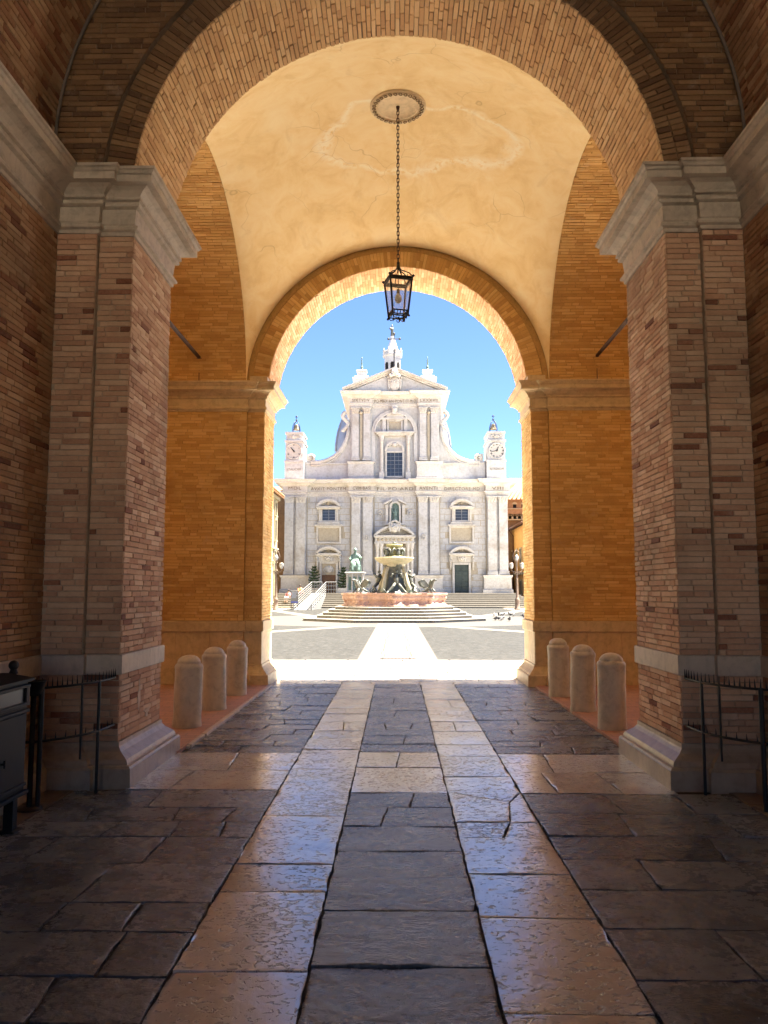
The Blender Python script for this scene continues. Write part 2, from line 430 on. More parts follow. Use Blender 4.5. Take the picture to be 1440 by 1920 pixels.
# ---- near arch: stepped brick rings, spandrel wall and soffit
t = thing('brick_arch', 'wide brick arch spanning the passage over the two near piers', 'arch', (0, 7.4, ZC1))
B = Bricks(51)
a0 = math.asin((ZC1+.02-ZN)/RN)
def soff(r, zc):
    return lambda u, v, w: ((r-w)*cos(pi-v/r), u, zc+(r-w)*sin(pi-v/r))
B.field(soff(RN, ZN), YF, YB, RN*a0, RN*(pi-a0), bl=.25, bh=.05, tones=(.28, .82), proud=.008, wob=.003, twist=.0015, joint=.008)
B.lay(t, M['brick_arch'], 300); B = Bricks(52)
def face_ring(y, zc):
    return lambda u, v, w: ((u)*cos(pi-v), y-w, zc+u*sin(pi-v))
def ring(B, y, zc, r0, r1, a0, bh=.066, **kw):
    n = round((pi-2*a0)*r0/bh); da = (pi-2*a0)/n
    for k in range(n):
        f = lambda u, v, w, k=k: ((r0+u)*cos(pi-(a0+(k+v)*da)), y-w, zc+(r0+u)*sin(pi-(a0+(k+v)*da)))
        g = B.r.uniform(.06, .10); j = .07
        cut = [0, r1-r0] if B.r.random() < .5 else [0, (r1-r0)*.5, r1-r0]
        for c0, c1 in zip(cut, cut[1:]):
            w = B.r.uniform(.002, .009); i = .004
            q = [(c0+i, j), (c1-i, j), (c1-i, 1-j), (c0+i, 1-j)]
            vs = [f(x, v, -.012) for x, v in q] + [f(x, v, w-.003) for x, v in q] + [f(x + (.004 if kx < 0 else -.004), v + (.05 if kv < 0 else -.05), w) for (x, v), (kx, kv) in zip(q, ((-1, -1), (1, -1), (1, 1), (-1, 1)))]
            B.items.append((vs, B.r.uniform(*kw.get('tones', (.1, .9)))))
ring(B, YF, ZN, RN+.004, RNO, a0+.01, bh=.05, tones=(.05, .6))
def clip_near(quad):
    out = []; k = 0
    for x, y in quad:
        d = y - ZN
        if x*x + d*d < RNO*RNO:
            k += 1
            h = RNO*RNO - d*d
            x2 = sqrt(h) if h > 0 else 0
            x = x2 if (quad[0][0]+quad[1][0]) > 0 else -x2
        out.append((x, y))
    if k == 4: return None
    if abs(out[1][0]-out[0][0]) < .02 and abs(out[2][0]-out[3][0]) < .02: return None
    return out
B.field(plane((0, YO), (1, 0), (0, -1)), -3.1, 3.1, ZC1+.02, VZ+VR+.05, bl=.265, bh=.05, tones=(.05, .6), clip=clip_near, dark=.03)
B.lay(t, M['brick_front'], 200)
c = MB(); n = 72
# mortar backing: soffit sheet, ring faces, spandrel sheet, back face
def annulus(mb, y, zc, r0, r1, n=72, a=0.0, flip=False):
    vs = []
    for i in range(n+1):
        q = a + (pi-2*a)*i/n
        vs += [(r0*cos(q), y, zc+r0*sin(q)), (r1*cos(q), y, zc+r1*sin(q))]
    fs = [(2*i, 2*i+1, 2*i+3, 2*i+2) for i in range(n)]
    mb.add(vs, [f[::-1] for f in fs] if flip else fs)
def cyl(mb, r, zc, y0, y1, n=72, a=0.0, smooth=True):
    vs = []
    for i in range(n+1):
        q = a + (pi-2*a)*i/n
        vs += [(r*cos(q), y0, zc+r*sin(q)), (r*cos(q), y1, zc+r*sin(q))]
    mb.add(vs, [(2*i, 2*i+1, 2*i+3, 2*i+2) for i in range(n)], smooth)
def arch_wall(mb, y, r, zc, x0, x1, z0, z1, n=48):
    """vertical sheet with a semicircular opening"""
    vs = [(x0, y, z0), (-r, y, z0), (-r, y, zc), (x0, y, zc), (r, y, z0), (x1, y, z0), (x1, y, zc), (r, y, zc)]
    mb.add(vs, [(0, 1, 2, 3), (4, 5, 6, 7)])
    pts = [(r*cos(pi-pi*i/n), zc + r*sin(pi-pi*i/n)) for i in range(n+1)]
    for i in range(n):
        (xa, za), (xb, zb) = pts[i], pts[i+1]
        mb.add([(xa, y, za), (xb, y, zb), (xb, y, z1), (xa, y, z1)], [(0, 1, 2, 3)])
    mb.add([(x0, y, zc), (-r, y, zc), (-r, y, z1), (x0, y, z1), (r, y, zc), (x1, y, zc), (x1, y, z1), (r, y, z1)], [(0, 1, 2, 3), (4, 5, 6, 7)])
cyl(c, RN+.012, ZN, YF, YB, a=a0)
annulus(c, YF+.012, ZN, RN+.012, RNO+.05)
cyl(c, RNO, ZN, YO, YF+.02)
arch_wall(c, YO+.012, RNO, ZN, -3.6, 3.6, ZC1, 9.0)
arch_wall(c, YB, RN+.012, ZN, -PXE-.3, PXE+.3, ZC1, 9.0)
c.build('mortar_bed', M['mortar_dark'], t)

# ---- brick barrel vault of the passage
t = thing('passage_vault', 'dark brick barrel vault of the passage in the top corners of the picture', 'vault', (0, 0, VZ))
B = Bricks(61)
B.field(soff(VR, VZ), 4.0, YO, 0, VR*pi, bl=.265, bh=.05, tones=(.2, .8), proud=.006, wob=.003, joint=.009)
B.lay(t, M['brick_wall'], 200)
c = MB(); cyl(c, VR+.012, VZ, 4.0, YO+.01); cyl(c, VR, VZ, REAR, 4.0); c.build('mortar_bed', M['mortar_dark'], t)
cb = MB(); cb.tube([((VR-.012)*cos(pi*i/60), YO-.035, VZ+(VR-.012)*sin(pi*i/60)) for i in range(61)], .016, 8)
setp(cb.build('cable', plain_mat('grey_cable', (.16, .13, .11), .6)), 'thin grey cable following the curve where vault meets arch', 'cable')

# ---- plastered sail vault over the portico bay
HA, HB, PP = 2.72, 2.60, 2.72
def sail(x, y):
    ty = (y-(PY0+PY1)/2)/((PY1-PY0)/2); tx = x/BAYX
    ha = HA*sqrt(max(0, 1-ty*ty)); hb = HB*sqrt(max(0, 1-tx*tx))
    return PZ + (ha**PP + hb**PP)**(1/PP)
def pl_mat():
    m, nt, b = mat('ochre_plaster'); co = coords(nt)
    n1 = noise(nt, co, 2.2, 7, .62, .6); n2 = noise(nt, co, 14, 6, .6); n3 = noise(nt, co, .8, 4, .5)
    c = ramp(nt, n1, [(.28, (.77, .56, .27)), (.48, (.85, .66, .36)), (.70, (.89, .74, .46))])
    # pale tide marks left by old damp: thin contour of a warped oval
    tc = nd(nt, 'ShaderNodeTexCoord'); wv = nd(nt, 'ShaderNodeMix', data_type='VECTOR')
    nz = noise(nt, co, .9, 3, .5, 0, 1)
    sub = nd(nt, 'ShaderNodeVectorMath', operation='SUBTRACT'); nt.links.new(nz, sub.inputs[0]); sub.inputs[1].default_value = (.5, .5, .5)
    sc = nd(nt, 'ShaderNodeVectorMath', operation='SCALE'); nt.links.new(sub.outputs[0], sc.inputs[0]); sc.inputs['Scale'].default_value = 1.5
    ad = nd(nt, 'ShaderNodeVectorMath', operation='ADD'); nt.links.new(tc.outputs['Object'], ad.inputs[0]); nt.links.new(sc.outputs[0], ad.inputs[1])
    mp = nd(nt, 'ShaderNodeMapping'); nt.links.new(ad.outputs[0], mp.inputs[0])
    mp.inputs['Location'].default_value = (-.25/1.45, -11.55/.75, 0); mp.inputs['Scale'].default_value = (1/1.45, 1/.75, 0)
    ln = nd(nt, 'ShaderNodeVectorMath', operation='LENGTH'); nt.links.new(mp.outputs[0], ln.inputs[0])
    d = math_(nt, 'ABSOLUTE', math_(nt, 'SUBTRACT', ln.outputs['Value'], 1.0))
    tide = math_(nt, 'MULTIPLY', ramp(nt, d, [(0.0, (1, 1, 1)), (.11, (0, 0, 0))]), ramp(nt, n2, [(.38, (0, 0, 0)), (.5, (1, 1, 1))]))
    c = mix(nt, math_(nt, 'MULTIPLY', tide, .8), c, (.93, .86, .68))
    st = ramp(nt, noise(nt, co, 5, 6, .7, 1.2), [(.60, (0, 0, 0)), (.66, (1, 1, 1))])
    c = mix(nt, math_(nt, 'MULTIPLY', st, .28), c, (.89, .75, .50))
    dk_ = ramp(nt, noise(nt, co, 1.5, 6, .65, 1.8), [(.56, (0, 0, 0)), (.68, (1, 1, 1))]); c = mix(nt, math_(nt, 'MULTIPLY', dk_, .18), c, (.56, .37, .16))
    ck = nd(nt, 'ShaderNodeTexVoronoi', feature='DISTANCE_TO_EDGE'); ck.inputs['Scale'].default_value = .9; nt.links.new(ad.outputs[0], ck.inputs['Vector'])
    cg = math_(nt, 'MULTIPLY', ramp(nt, ck.outputs['Distance'], [(.0, (1, 1, 1)), (.006, (0, 0, 0))]), ramp(nt, noise(nt, co, .7, 2, .5), [(.52, (0, 0, 0)), (.6, (1, 1, 1))]))
    c = mix(nt, math_(nt, 'MULTIPLY', cg, .5), c, (.40, .26, .12))
    nt.links.new(c, b.inputs['Base Color']); b.inputs['Roughness'].default_value = .9; b.inputs['Specular IOR Level'].default_value = .15
    bump(nt, b, math_(nt, 'ADD', n1, math_(nt, 'MULTIPLY', n2, .35)), .02, .8)
    return m
M['plaster'] = pl_mat()
def sail_mesh(cx, N=56):
    mb = MB(); xs = []
    for i in range(N+1):
        q = -pi/2 + pi*i/N; xs.append(sin(q))
    vs = [(cx + BAYX*a, (PY0+PY1)/2 + (PY1-PY0)/2*b, sail(BAYX*a, (PY0+PY1)/2 + (PY1-PY0)/2*b)) for b in xs for a in xs]
    fs = [(j*(N+1)+i, (j+1)*(N+1)+i, (j+1)*(N+1)+i+1, j*(N+1)+i+1) for j in range(N) for i in range(N)]
    return mb.add(vs, fs, True)
t = thing('plaster_vault', 'ochre plastered vault with a round medallion from which the lantern hangs', 'vault', (0, (PY0+PY1)/2, PZ))
sail_mesh(0).build('plaster', M['plaster'], t)
md = MB(); MZ = sail(0, 10.91)
md.lathe([(.0, -.012), (.27, -.012), (.275, -.02), (.30, -.03), (.305, -.018), (.315, -.02), (.318, -.035), (.37, -.045), (.375, -.02), (.385, -.03), (.40, -.03), (.405, .06)], (0.012, 10.91, MZ-.01), 48, cap=False)
mo = md.build('medallion', plain_mat('cream_stucco', (.72, .58, .38), .85, .15, 12, .004), t)
orn = MB()
for i in range(30):
    q = 2*pi*i/30; c0 = Vector((.012+.345*cos(q), 10.91+.345*sin(q), MZ-.055))
    orn.tube([c0 + Vector((.024*cos(q+a*1.2), .024*sin(q+a*1.2), -.004*sin(a))) for a in [k*pi/5 for k in range(9)]], .0075, 5)
setp(orn.build('wreath', plain_mat('grey_stucco_relief', (.24, .17, .10), .8), mo), kind='stuff')
# side bays of the portico (their arches stand open to the square as well)
for s in (-1, 1):
    setp(sail_mesh(s*7.4).build('side_bay_vault', M['plaster']), 'plastered vault of the portico bay to the ' + SIDE[s] + ', hidden behind its pier', 'vault', 'neighbouring portico vaults')

# ---- wide brick transverse arches left and right of the plaster vault
def tr_soff(s):
    yc = (PY0+PY1)/2; ry = (PY1-PY0)/2
    def P(u, v, w):
        k = 1 - w/2.8
        return (s*(BAYX+u), yc - ry*k*cos(v), PZ + HA*k*sin(v))
    return P
for s in (-1, 1):
    t = thing('transverse_arch', 'glowing orange brick arch soffit above the ' + SIDE[s] + ' tie rod', 'arch', (s*3.7, 10.9, PZ), 'transverse arches of the portico')
    B = Bricks(71+s); P = tr_soff(s); n = 132
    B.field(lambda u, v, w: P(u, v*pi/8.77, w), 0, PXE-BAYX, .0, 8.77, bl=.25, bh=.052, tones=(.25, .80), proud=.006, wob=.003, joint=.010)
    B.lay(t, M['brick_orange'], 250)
    c = MB(); vs = []
    for i in range(61):
        q = pi*i/60
        vs += [P(-.005, q, -.012), P(PXE-BAYX, q, -.012)]
    c.add(vs, [(2*i, 2*i+1, 2*i+3, 2*i+2) for i in range(60)], True); c.build('mortar_bed', M['mortar_orange'], t)

# ---- far wall of the portico: one stretch of wall on either side of the opening to the square
FAR_CORNICE = [(-.05, 4.72), (.02, 4.72), (.02, 4.75), (.045, 4.76), (.045, 4.79), (.02, 4.81), (.02, 4.94), (.05, 4.955), (.05, 4.985), (.07, 4.995), (.09, 5.03), (.13, 5.06), (.185, 5.075), (.185, 5.13), (.20, 5.145), (.215, 5.18), (.23, 5.19), (.23, 5.215), (-.05, 5.23)]
FAR_CAP = [(-.03, .905), (.03, .905), (.036, .915), (.036, 1.075), (.03, 1.085), (-.03, 1.09)]
FAR_BASE = [(.0, .36), (.024, .355), (.024, .32), (.035, .30), (.065, .26), (.105, .22), (.118, .19), (.14, .185), (.145, .17), (.155, -.03), (-.05, -.03)]
for s in (-1, 1):
    S = -s
    t = thing('portico_wall', ('orange brick wall with stone dado left of the opening to the square' if s < 0 else 'orange brick wall with stone dado right of the opening to the square'),
              'wall', (s*3.5, YO2, 0), 'portico walls beside the far opening')
    c = MB(); c.box(*sorted((s*(PXE+.3), s*XG2)), YO2+.012, YB2-.012, -.05, 9.2); c.box(*sorted((s*XG2, s*(XS2+.012))), YF2+.012, YB2-.012, -.05, 5.05)
    c.build('core', M['mortar_orange'], t)
    B = Bricks(81+s)
    B.field(plane((-PXE-.3, YO2), (1, 0), (0, -1), S), 0, PXE+.3-XG2, 1.09, 4.72, bl=.25, bh=.052, tones=(.25, .80), proud=.006, wob=.002)
    B.field(plane((-XG2, YF2), (1, 0), (0, -1), S), 0, XG2-XS2, 1.09, 4.72, bl=.25, bh=.052, tones=(.2, .75), proud=.006, wob=.002, headers=.5)
    B.field(plane((-XS2, YF2), (0, 1), (1, 0), S), 0, YB2-YF2, 1.09, 4.72, bl=.25, bh=.052, tones=(.4, 1), proud=.006, wob=.002)
    B.lay(t, M['brick_orange'], 300)
    path = [(-PXE-.3, YO2), (-XG2, YO2), (-XG2, YF2), (-XS2, YF2), (-XS2, YB2), (-PXE-.3, YB2)]
    b_ = MB(); sweep(b_, path, FAR_CORNICE, 0, 5, S); b_.build('cornice', M['stone_far'], t)
    b_ = MB(); sweep(b_, path, FAR_CAP, 0, 5, S); b_.build('dado_cap', M['stone_far'], t)
    b_ = MB(); sweep(b_, path, FAR_BASE, 1, 5, S); b_.build('base', M['stone_far'], t)
    b_ = MB(); b_.box(*sorted((s*(XG2-.06), s*(RF-.005))), YF2-.14, YB2+.02, 5.225, 5.33, bev=.008); b_.build('springer', M['stone_far'], t)
    # stone panels of the dado
    xs = [PXE+.3, 4.35, 3.78, 3.2, XG2]
    for a, b in zip(xs, xs[1:]):
        q = MB(); q.box(*sorted((s*(a-.003), s*(b+.003))), YO2-.008-rnd(0, .003), YO2+.05, -.02, .903, bev=.004); q.build('stone_panel', M['stone_far'], t)
    q = MB(); q.box(*sorted((s*(XG2-.004), s*(XS2-.006))), YF2-.008, YF2+.05, -.02, .903, bev=.004); q.build('stone_panel', M['stone_far'], t)
    for a, b in ((YF2+.055, 14.35), (14.356, YB2)):
        q = MB(); q.box(*sorted((s*(XS2+.05), s*(XS2-.008))), a, b, -.02, .903, bev=.004); q.build('stone_panel', M['stone_far'], t)

t = thing('brick_arch', 'round brick arch framing the blue sky and the white church', 'arch', (0, 14.3, 5.3))
B = Bricks(91); a1 = math.asin((5.33-ZF)/RF)
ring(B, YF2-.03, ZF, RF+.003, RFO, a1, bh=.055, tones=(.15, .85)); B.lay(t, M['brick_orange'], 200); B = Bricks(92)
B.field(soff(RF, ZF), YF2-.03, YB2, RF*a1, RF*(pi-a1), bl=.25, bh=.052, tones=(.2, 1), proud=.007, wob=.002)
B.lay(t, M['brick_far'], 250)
c = MB(); cyl(c, RF+.012, ZF, YF2-.02, YB2, a=a1); annulus(c, YF2-.018, ZF, RF+.012, RFO, a=a1); cyl(c, RFO+.004, ZF, YF2-.03, YF2+.1, a=0)
arch_wall(c, YF2, RF+.013, ZF, -2.9, 2.9, 5.0, 9.2)
c.build('mortar_bed', M['mortar_orange'], t)

# ---- rest of the building, out of view but shading the place: outer front, upper floor, side bays, rear end
M['front_brick'] = plain_mat('plain_front_brick', (.50, .33, .19), .9, .15, 5, .01)
t = thing('palace', 'brick palace storey above and around the portico, facing the square', 'building', (0, 15, 0))
c = MB()
for x in (0, -7.4, 7.4):
    e0, e1 = (-3.7, 3.7) if x == 0 else (-3.7, 3.7)
    q = MB(); arch_wall(q, 0, RF+.013, ZF, -3.7, 3.7, 0 if x else 5.0, 15)
    for y in ((YB2+.004,) if x == 0 else (YO2+.014, YB2+.004)):
        c.add([(p[0]+x, y, p[2]) for p in q.v], q.f)
    if x:
        q = MB(); cyl(q, RF+.013, ZF, YO2, YB2); c.add([(p[0]+x, p[1], p[2]) for p in q.v], q.f, True)
        for e in (-1, 1): c.add([(x+e*RF, YO2, 0), (x+e*RF, YB2, 0), (x+e*RF, YB2, ZF), (x+e*RF, YO2, ZF)], [(0, 1, 2, 3)])
for s in (-1, 1):
    c.box(*sorted((s*11.1, s*10.1)), YB, YB2, -.05, 9.2)
    c.add([(s*(PXE+.29), YB+.002, 0), (s*11, YB+.002, 0), (s*11, YB+.002, 9.2), (s*(PXE+.29), YB+.002, 9.2)], [(0, 1, 2, 3)])
    c.add([(s*(XW+.2), YB-.005, 0), (s*(PXE+.4), YB-.005, 0), (s*(PXE+.4), YB-.005, 9.2), (s*(XW+.2), YB-.005, 9.2)], [(0, 1, 2, 3)])
    c.add([(s*4.75, YB, PZ-.1), (s*4.75, YB2, PZ-.1), (s*4.75, YB2, 9.2), (s*4.75, YB, 9.2)], [])
c.build('outer_wall', M['front_brick'], t)
c = MB(); c.box(-11.1, 11.1, REAR, YB2+.25, 9.25, 9.6); c.build('sun_block_slab', M['front_brick'], t)  # unseen slab added to stop sun leaking past the vault edges
q = MB()
for a_, b_, c_, d_ in ((-4, -2.2, -.05, 9), (2.2, 4, -.05, 9), (-2.2, 2.2, REAR_Z, 9)): q.box(a_, b_, REAR-.3, REAR, c_, d_)
q.build('rear_light_baffle', M['front_brick'], t)  # unseen wall added to cut the light from behind, mostly high up
# tie rods
for s in (-1, 1):
    t = thing('tie_rod', 'dark iron tie rod crossing the portico above the ' + SIDE[s] + ' cornice', 'tie rod', (s*3.48, 11, 5.67), 'iron tie rods')
    r = MB(); r.bar((s*3.48, YB, 5.675), (s*3.48, YO2-.02, 5.675), .032, 12); r.build('rod', M['rust'], t)
    r = MB(); r.bar((s*3.48, YO2-.05, 5.675), (s*3.48, YO2+.02, 5.675), .052, 12); r.build('anchor', M['rust'], t)
    r = MB(); r.bar((s*3.48, YO2-.02, 5.23), (s*3.48, YO2-.02, 5.66), .007, 6); r.build('wire', M['rust'], t)
# ------------------------------------------------------------------ passage floor: every slab is a stone of its own
from mathutils import noise as mnoise
def slab_mat(name, cols, rough, pit=0.0, layer=0.0, wet=0.0):
    m, nt, b = mat(name); co = coords(nt)
    oi = nd(nt, 'ShaderNodeObjectInfo')
    off = nd(nt, 'ShaderNodeVectorMath', operation='ADD'); nt.links.new(co, off.inputs[0])
    cb = nd(nt, 'ShaderNodeCombineXYZ'); sc = math_(nt, 'MULTIPLY', oi.outputs['Random'], 37.0)
    for k in range(3): nt.links.new(sc, cb.inputs[k])
    nt.links.new(cb.outputs[0], off.inputs[1]); co2 = off.outputs[0]
    n1 = noise(nt, co2, 3.2, 8, .65, .5); n2 = noise(nt, co2, 22, 6, .65); n3 = noise(nt, co2, 1.1, 3, .5)
    f = math_(nt, 'ADD', math_(nt, 'MULTIPLY', n1, .75), math_(nt, 'MULTIPLY', math_(nt, 'SUBTRACT', oi.outputs['Random'], .5), .28))
    f = math_(nt, 'ADD', f, math_(nt, 'MULTIPLY', math_(nt, 'SUBTRACT', n2, .5), .25))
    c = ramp(nt, f, [(.18, cols[0]), (.38, cols[1]), (.62, cols[2])])
    # flecks of lime and old chewing gum
    vo = nd(nt, 'ShaderNodeTexVoronoi'); vo.inputs['Scale'].default_value = 5.5; nt.links.new(co2, vo.inputs['Vector'])
    fl = ramp(nt, vo.outputs['Distance'], [(.05, (1, 1, 1)), (.075, (0, 0, 0))])
    gate = ramp(nt, noise(nt, co2, 2.3, 2, .5), [(.50, (0, 0, 0)), (.56, (1, 1, 1))])
    c = mix(nt, math_(nt, 'MULTIPLY', math_(nt, 'MULTIPLY', fl, gate), .55), c, (.42, .40, .37))
    h = math_(nt, 'ADD', math_(nt, 'MULTIPLY', n1, .7), math_(nt, 'MULTIPLY', n2, .25))
    if pit:
        cp = coords(nt, (1.0, 1.35, 1.0)); offp = nd(nt, 'ShaderNodeVectorMath', operation='ADD')
        nt.links.new(cp, offp.inputs[0]); nt.links.new(cb.outputs[0], offp.inputs[1])
        pn = noise(nt, offp.outputs[0], 24, 4, .55, .9)
        amt = ramp(nt, n3, [(.35, (.0, .0, .0)), (.65, (.10, .10, .10))])
        pp = ramp(nt, math_(nt, 'ADD', pn, amt), [(.60, (0, 0, 0)), (.68, (1, 1, 1))])
        c = mix(nt, math_(nt, 'MULTIPLY', pp, .55), c, tuple(x*.33 for x in cols[1]))
        h = math_(nt, 'SUBTRACT', h, math_(nt, 'MULTIPLY', pp, pit))
    if layer:
        cl = coords(nt, (1.0, 1.9, 1.0), (0, 0, .35)); offl = nd(nt, 'ShaderNodeVectorMath', operation='ADD')
        nt.links.new(cl, offl.inputs[0]); nt.links.new(cb.outputs[0], offl.inputs[1])
        l1 = noise(nt, offl.outputs[0], 2.6, 8, .6, .9); l2 = noise(nt, offl.outputs[0], 5.5, 6, .6, .6)
        # flaked bedding planes: the height climbs in ragged little terraces
        st_ = math_(nt, 'DIVIDE', math_(nt, 'FLOOR', math_(nt, 'MULTIPLY', math_(nt, 'ADD', l1, math_(nt, 'MULTIPLY', l2, .35)), 9.0)), 9.0)
        ln = math_(nt, 'ADD', math_(nt, 'MULTIPLY', st_, .6), math_(nt, 'MULTIPLY', l2, .5))
        h = math_(nt, 'ADD', h, math_(nt, 'MULTIPLY', ln, layer))
        c = mix(nt, ramp(nt, l2, [(.36, (.5, .5, .5)), (.50, (0, 0, 0))]), c, tuple(x*.55 for x in cols[0]))
    nt.links.new(c, b.inputs['Base Color'])
    r = ramp(nt, math_(nt, 'ADD', math_(nt, 'MULTIPLY', n1, .6), math_(nt, 'MULTIPLY', n2, .4)), [(.3, (rough*.65,)*3), (.7, (rough*1.45,)*3)])
    nt.links.new(r, b.inputs['Roughness']); b.inputs['Specular IOR Level'].default_value = 1.0 if pit else .7
    if pit: b.inputs['Coat Weight'].default_value = .45; b.inputs['Coat Roughness'].default_value = .10; b.inputs['Coat IOR'].default_value = 1.6
    bn = bump(nt, b, h, .008 if pit else .027, .8)
    if pit: nt.links.new(bn, b.inputs['Coat Normal'])
    return m
M['slab_light'] = slab_mat('polished_pale_slab', [(.44, .445, .46), (.61, .62, .64), (.74, .75, .77)], .11, pit=1.0)
M['slab_dark'] = slab_mat('worn_grey_slab', [(.080, .087, .099), (.155, .167, .186), (.245, .257, .275)], .26, layer=1.1)
M['slab_brown'] = slab_mat('dusty_brown_slab', [(.10, .075, .055), (.17, .13, .095), (.25, .20, .15)], .55, layer=.8)
M['grout'] = plain_mat('earth_joint', (.045, .036, .028), .95, .4, 40, .01)
M['terracotta'] = None

def slab(corners, z, material, parent, seed, fine=True, name='paving_slab', gap=.0045, tilt=.004, chip=.009):
    r = random.Random(seed); c = [Vector((x, y, 0)) for x, y in corners]
    ctr = sum(c, Vector())/4
    lu = ((c[1]-c[0]).length + (c[2]-c[3]).length)/2; lv = ((c[3]-c[0]).length + (c[2]-c[1]).length)/2
    step = .07 if fine else .25
    def ticks(L):
        e1, e2 = (gap+.007)/L, (gap+.024)/L; n = max(2, int(L*(1-2*e2)/step))
        return [gap/L, e1] + [e2 + (1-2*e2)*i/n for i in range(n+1)] + [1-e1, 1-gap/L]
    us, vs_ = ticks(lu), ticks(lv); nu, nv = len(us), len(vs_)
    tx, ty = r.uniform(-tilt, tilt), r.uniform(-tilt, tilt); V = []; o = r.uniform(0, 90)
    for j, v in enumerate(vs_):
        for i, u in enumerate(us):
            p = c[0]*(1-u)*(1-v) + c[1]*u*(1-v) + c[2]*u*v + c[3]*(1-u)*v
            eu = min(i, nu-1-i); ev = min(j, nv-1-j); e = min(eu, ev)
            h = z + (p.x-ctr.x)*tx + (p.y-ctr.y)*ty
            nz = mnoise.noise(Vector((p.x*2.3+o, p.y*2.3, o))); n2 = mnoise.noise(Vector((p.x*9+o, p.y*9, o)))
            h += (.0060 if material is not M['slab_light'] else .0035)*nz + .0018*n2
            if e == 0:
                k = (mnoise.noise(Vector((p.x*14, p.y*14, o)))+.15)*chip*1.8
                d = (ctr-p).normalized(); p = p + d*max(0, k)
                h -= .0008 + .010*max(0, mnoise.noise(Vector((p.x*6, p.y*6, o+7)))-.12)
            elif e == 1: h -= .004*max(0, n2)
            V.append((p.x, p.y, h))
    F = [(j*nu+i, j*nu+i+1, (j+1)*nu+i+1, (j+1)*nu+i) for j in range(nv-1) for i in range(nu-1)]
    bd = list(range(nu)) + [j*nu+nu-1 for j in range(1, nv)] + [(nv-1)*nu+i for i in range(nu-2, -1, -1)] + [j*nu for j in range(nv-2, 0, -1)]
    n = len(bd); sk = [V[i] for i in bd]; SV = sk + [(x, y, h-.05) for x, y, h in sk]
    mb = MB(); mb.add(V, F, True); mb.add(SV, [(a, n+a, n+(a+1) % n, (a+1) % n) for a in range(n)], False); return mb.build(name, material, parent)

fl = MB(); fl.add([(-11, REAR, -.014), (11, REAR, -.014), (11, 14.93, -.014), (-11, 14.93, -.014)], [(0, 1, 2, 3)])
floor = setp(fl.build('passage_floor', M['grout']), kind='structure')
X0, X1 = .388, .97
sd = 1000
def jit(k=.006): return rnd(-k, k)
def rows(ys, x0, x1, material, cols=None, fine_to=8.5, zj=.003):
    """lay rows of slabs between the given y lines; cols gives the inner joints of each row as fractions"""
    global sd
    line = [(y, jit(.012), jit(.012)) for y in ys]
    for k in range(len(ys)-1):
        (ya, a0_, a1_), (yb, b0_, b1_) = line[k], line[k+1]
        cs = (cols[k % len(cols)] if cols else None) or ()
        xs = [x0] + [x0 + (x1-x0)*(f + jit(.02)) for f in cs] + [x1]
        sk = [0] + [jit(.03) for _ in cs] + [0]
        for i in range(len(xs)-1):
            def yy(x, y, e0, e1): return y + e0 + (e1-e0)*(x-x0)/(x1-x0)
            A, Bx = xs[i]+sk[i], xs[i+1]+sk[i+1]; C, D = xs[i+1]-sk[i+1], xs[i]-sk[i]
            sd += 1
            slab([(A, yy(A, ya, a0_, a1_)), (Bx, yy(Bx, ya, a0_, a1_)), (C, yy(C, yb, b0_, b1_)), (D, yy(D, yb, b0_, b1_))],
                 rnd(-zj, zj), material, floor, sd, fine=ya < fine_to, tilt=.003 if material is not M['slab_light'] else .0015)
DK, LT, BR = M['slab_dark'], M['slab_light'], M['slab_brown']
rows([1.6, 2.4, 3.0, 3.568, 4.453, 4.896, 5.903, 7.454, 8.337, 8.95, 9.427, 10.1, 10.714, 11.243, 12.174, 13.275, 14.05], -X1, -X0, LT, [None, None, None, None, None, None, None, None, None, None, [.55], None, None, None, None, None])
# right strip, with one cracked stone
rows([1.6, 2.5, 3.228, 4.13, 4.753, 5.419], X0, X1, LT)
slab([(X0, 5.419), (X1-.30, 5.419), (X1-.20, 5.78), (X0, 5.76)], 0, LT, floor, 501)
slab([(X1-.30, 5.419), (X1, 5.419), (X1, 5.80), (X1-.20, 5.78)], -.006, LT, floor, 502)
slab([(X0, 5.76), (X1-.20, 5.78), (X1-.13, 6.30), (X0, 6.62)], .002, LT, floor, 503)
slab([(X1-.20, 5.78), (X1, 5.80), (X1, 6.62), (X1-.13, 6.30)], -.004, LT, floor, 504)
slab([(X0, 6.62), (X1-.13, 6.30), (X1, 6.62), (X1-.05, 6.625)], .0, LT, floor, 505)
rows([6.62, 7.16, 8.02, 8.621, 9.4, 10.069, 10.624, 11.294, 12.1, 12.798, 13.491, 14.05], X0, X1, LT, [None, None, None, None, [.5], None, None, [.6], None, None, None])
# dark middle strip with its pale threshold stones
rows([1.6, 2.4, 3.05, 3.616, 4.216, 4.684, 5.149, 5.669, 6.143, 6.586], -X0, X0, DK, [None, None, None, None, None, None, None, [.38], [.62]])
rows([6.586, 7.498], -X0, X0, LT); rows([7.498, 8.202], -X0, X0, LT, [[.5]])
rows([8.202, 8.62, 9.1, 9.5, 10.0, 10.45, 11.0, 11.6, 12.3, 13.0, 13.6, 14.05], -X0, X0, DK, [None, [.6], None, [.3, .7], None, [.45], None, [.4], None, [.6]])
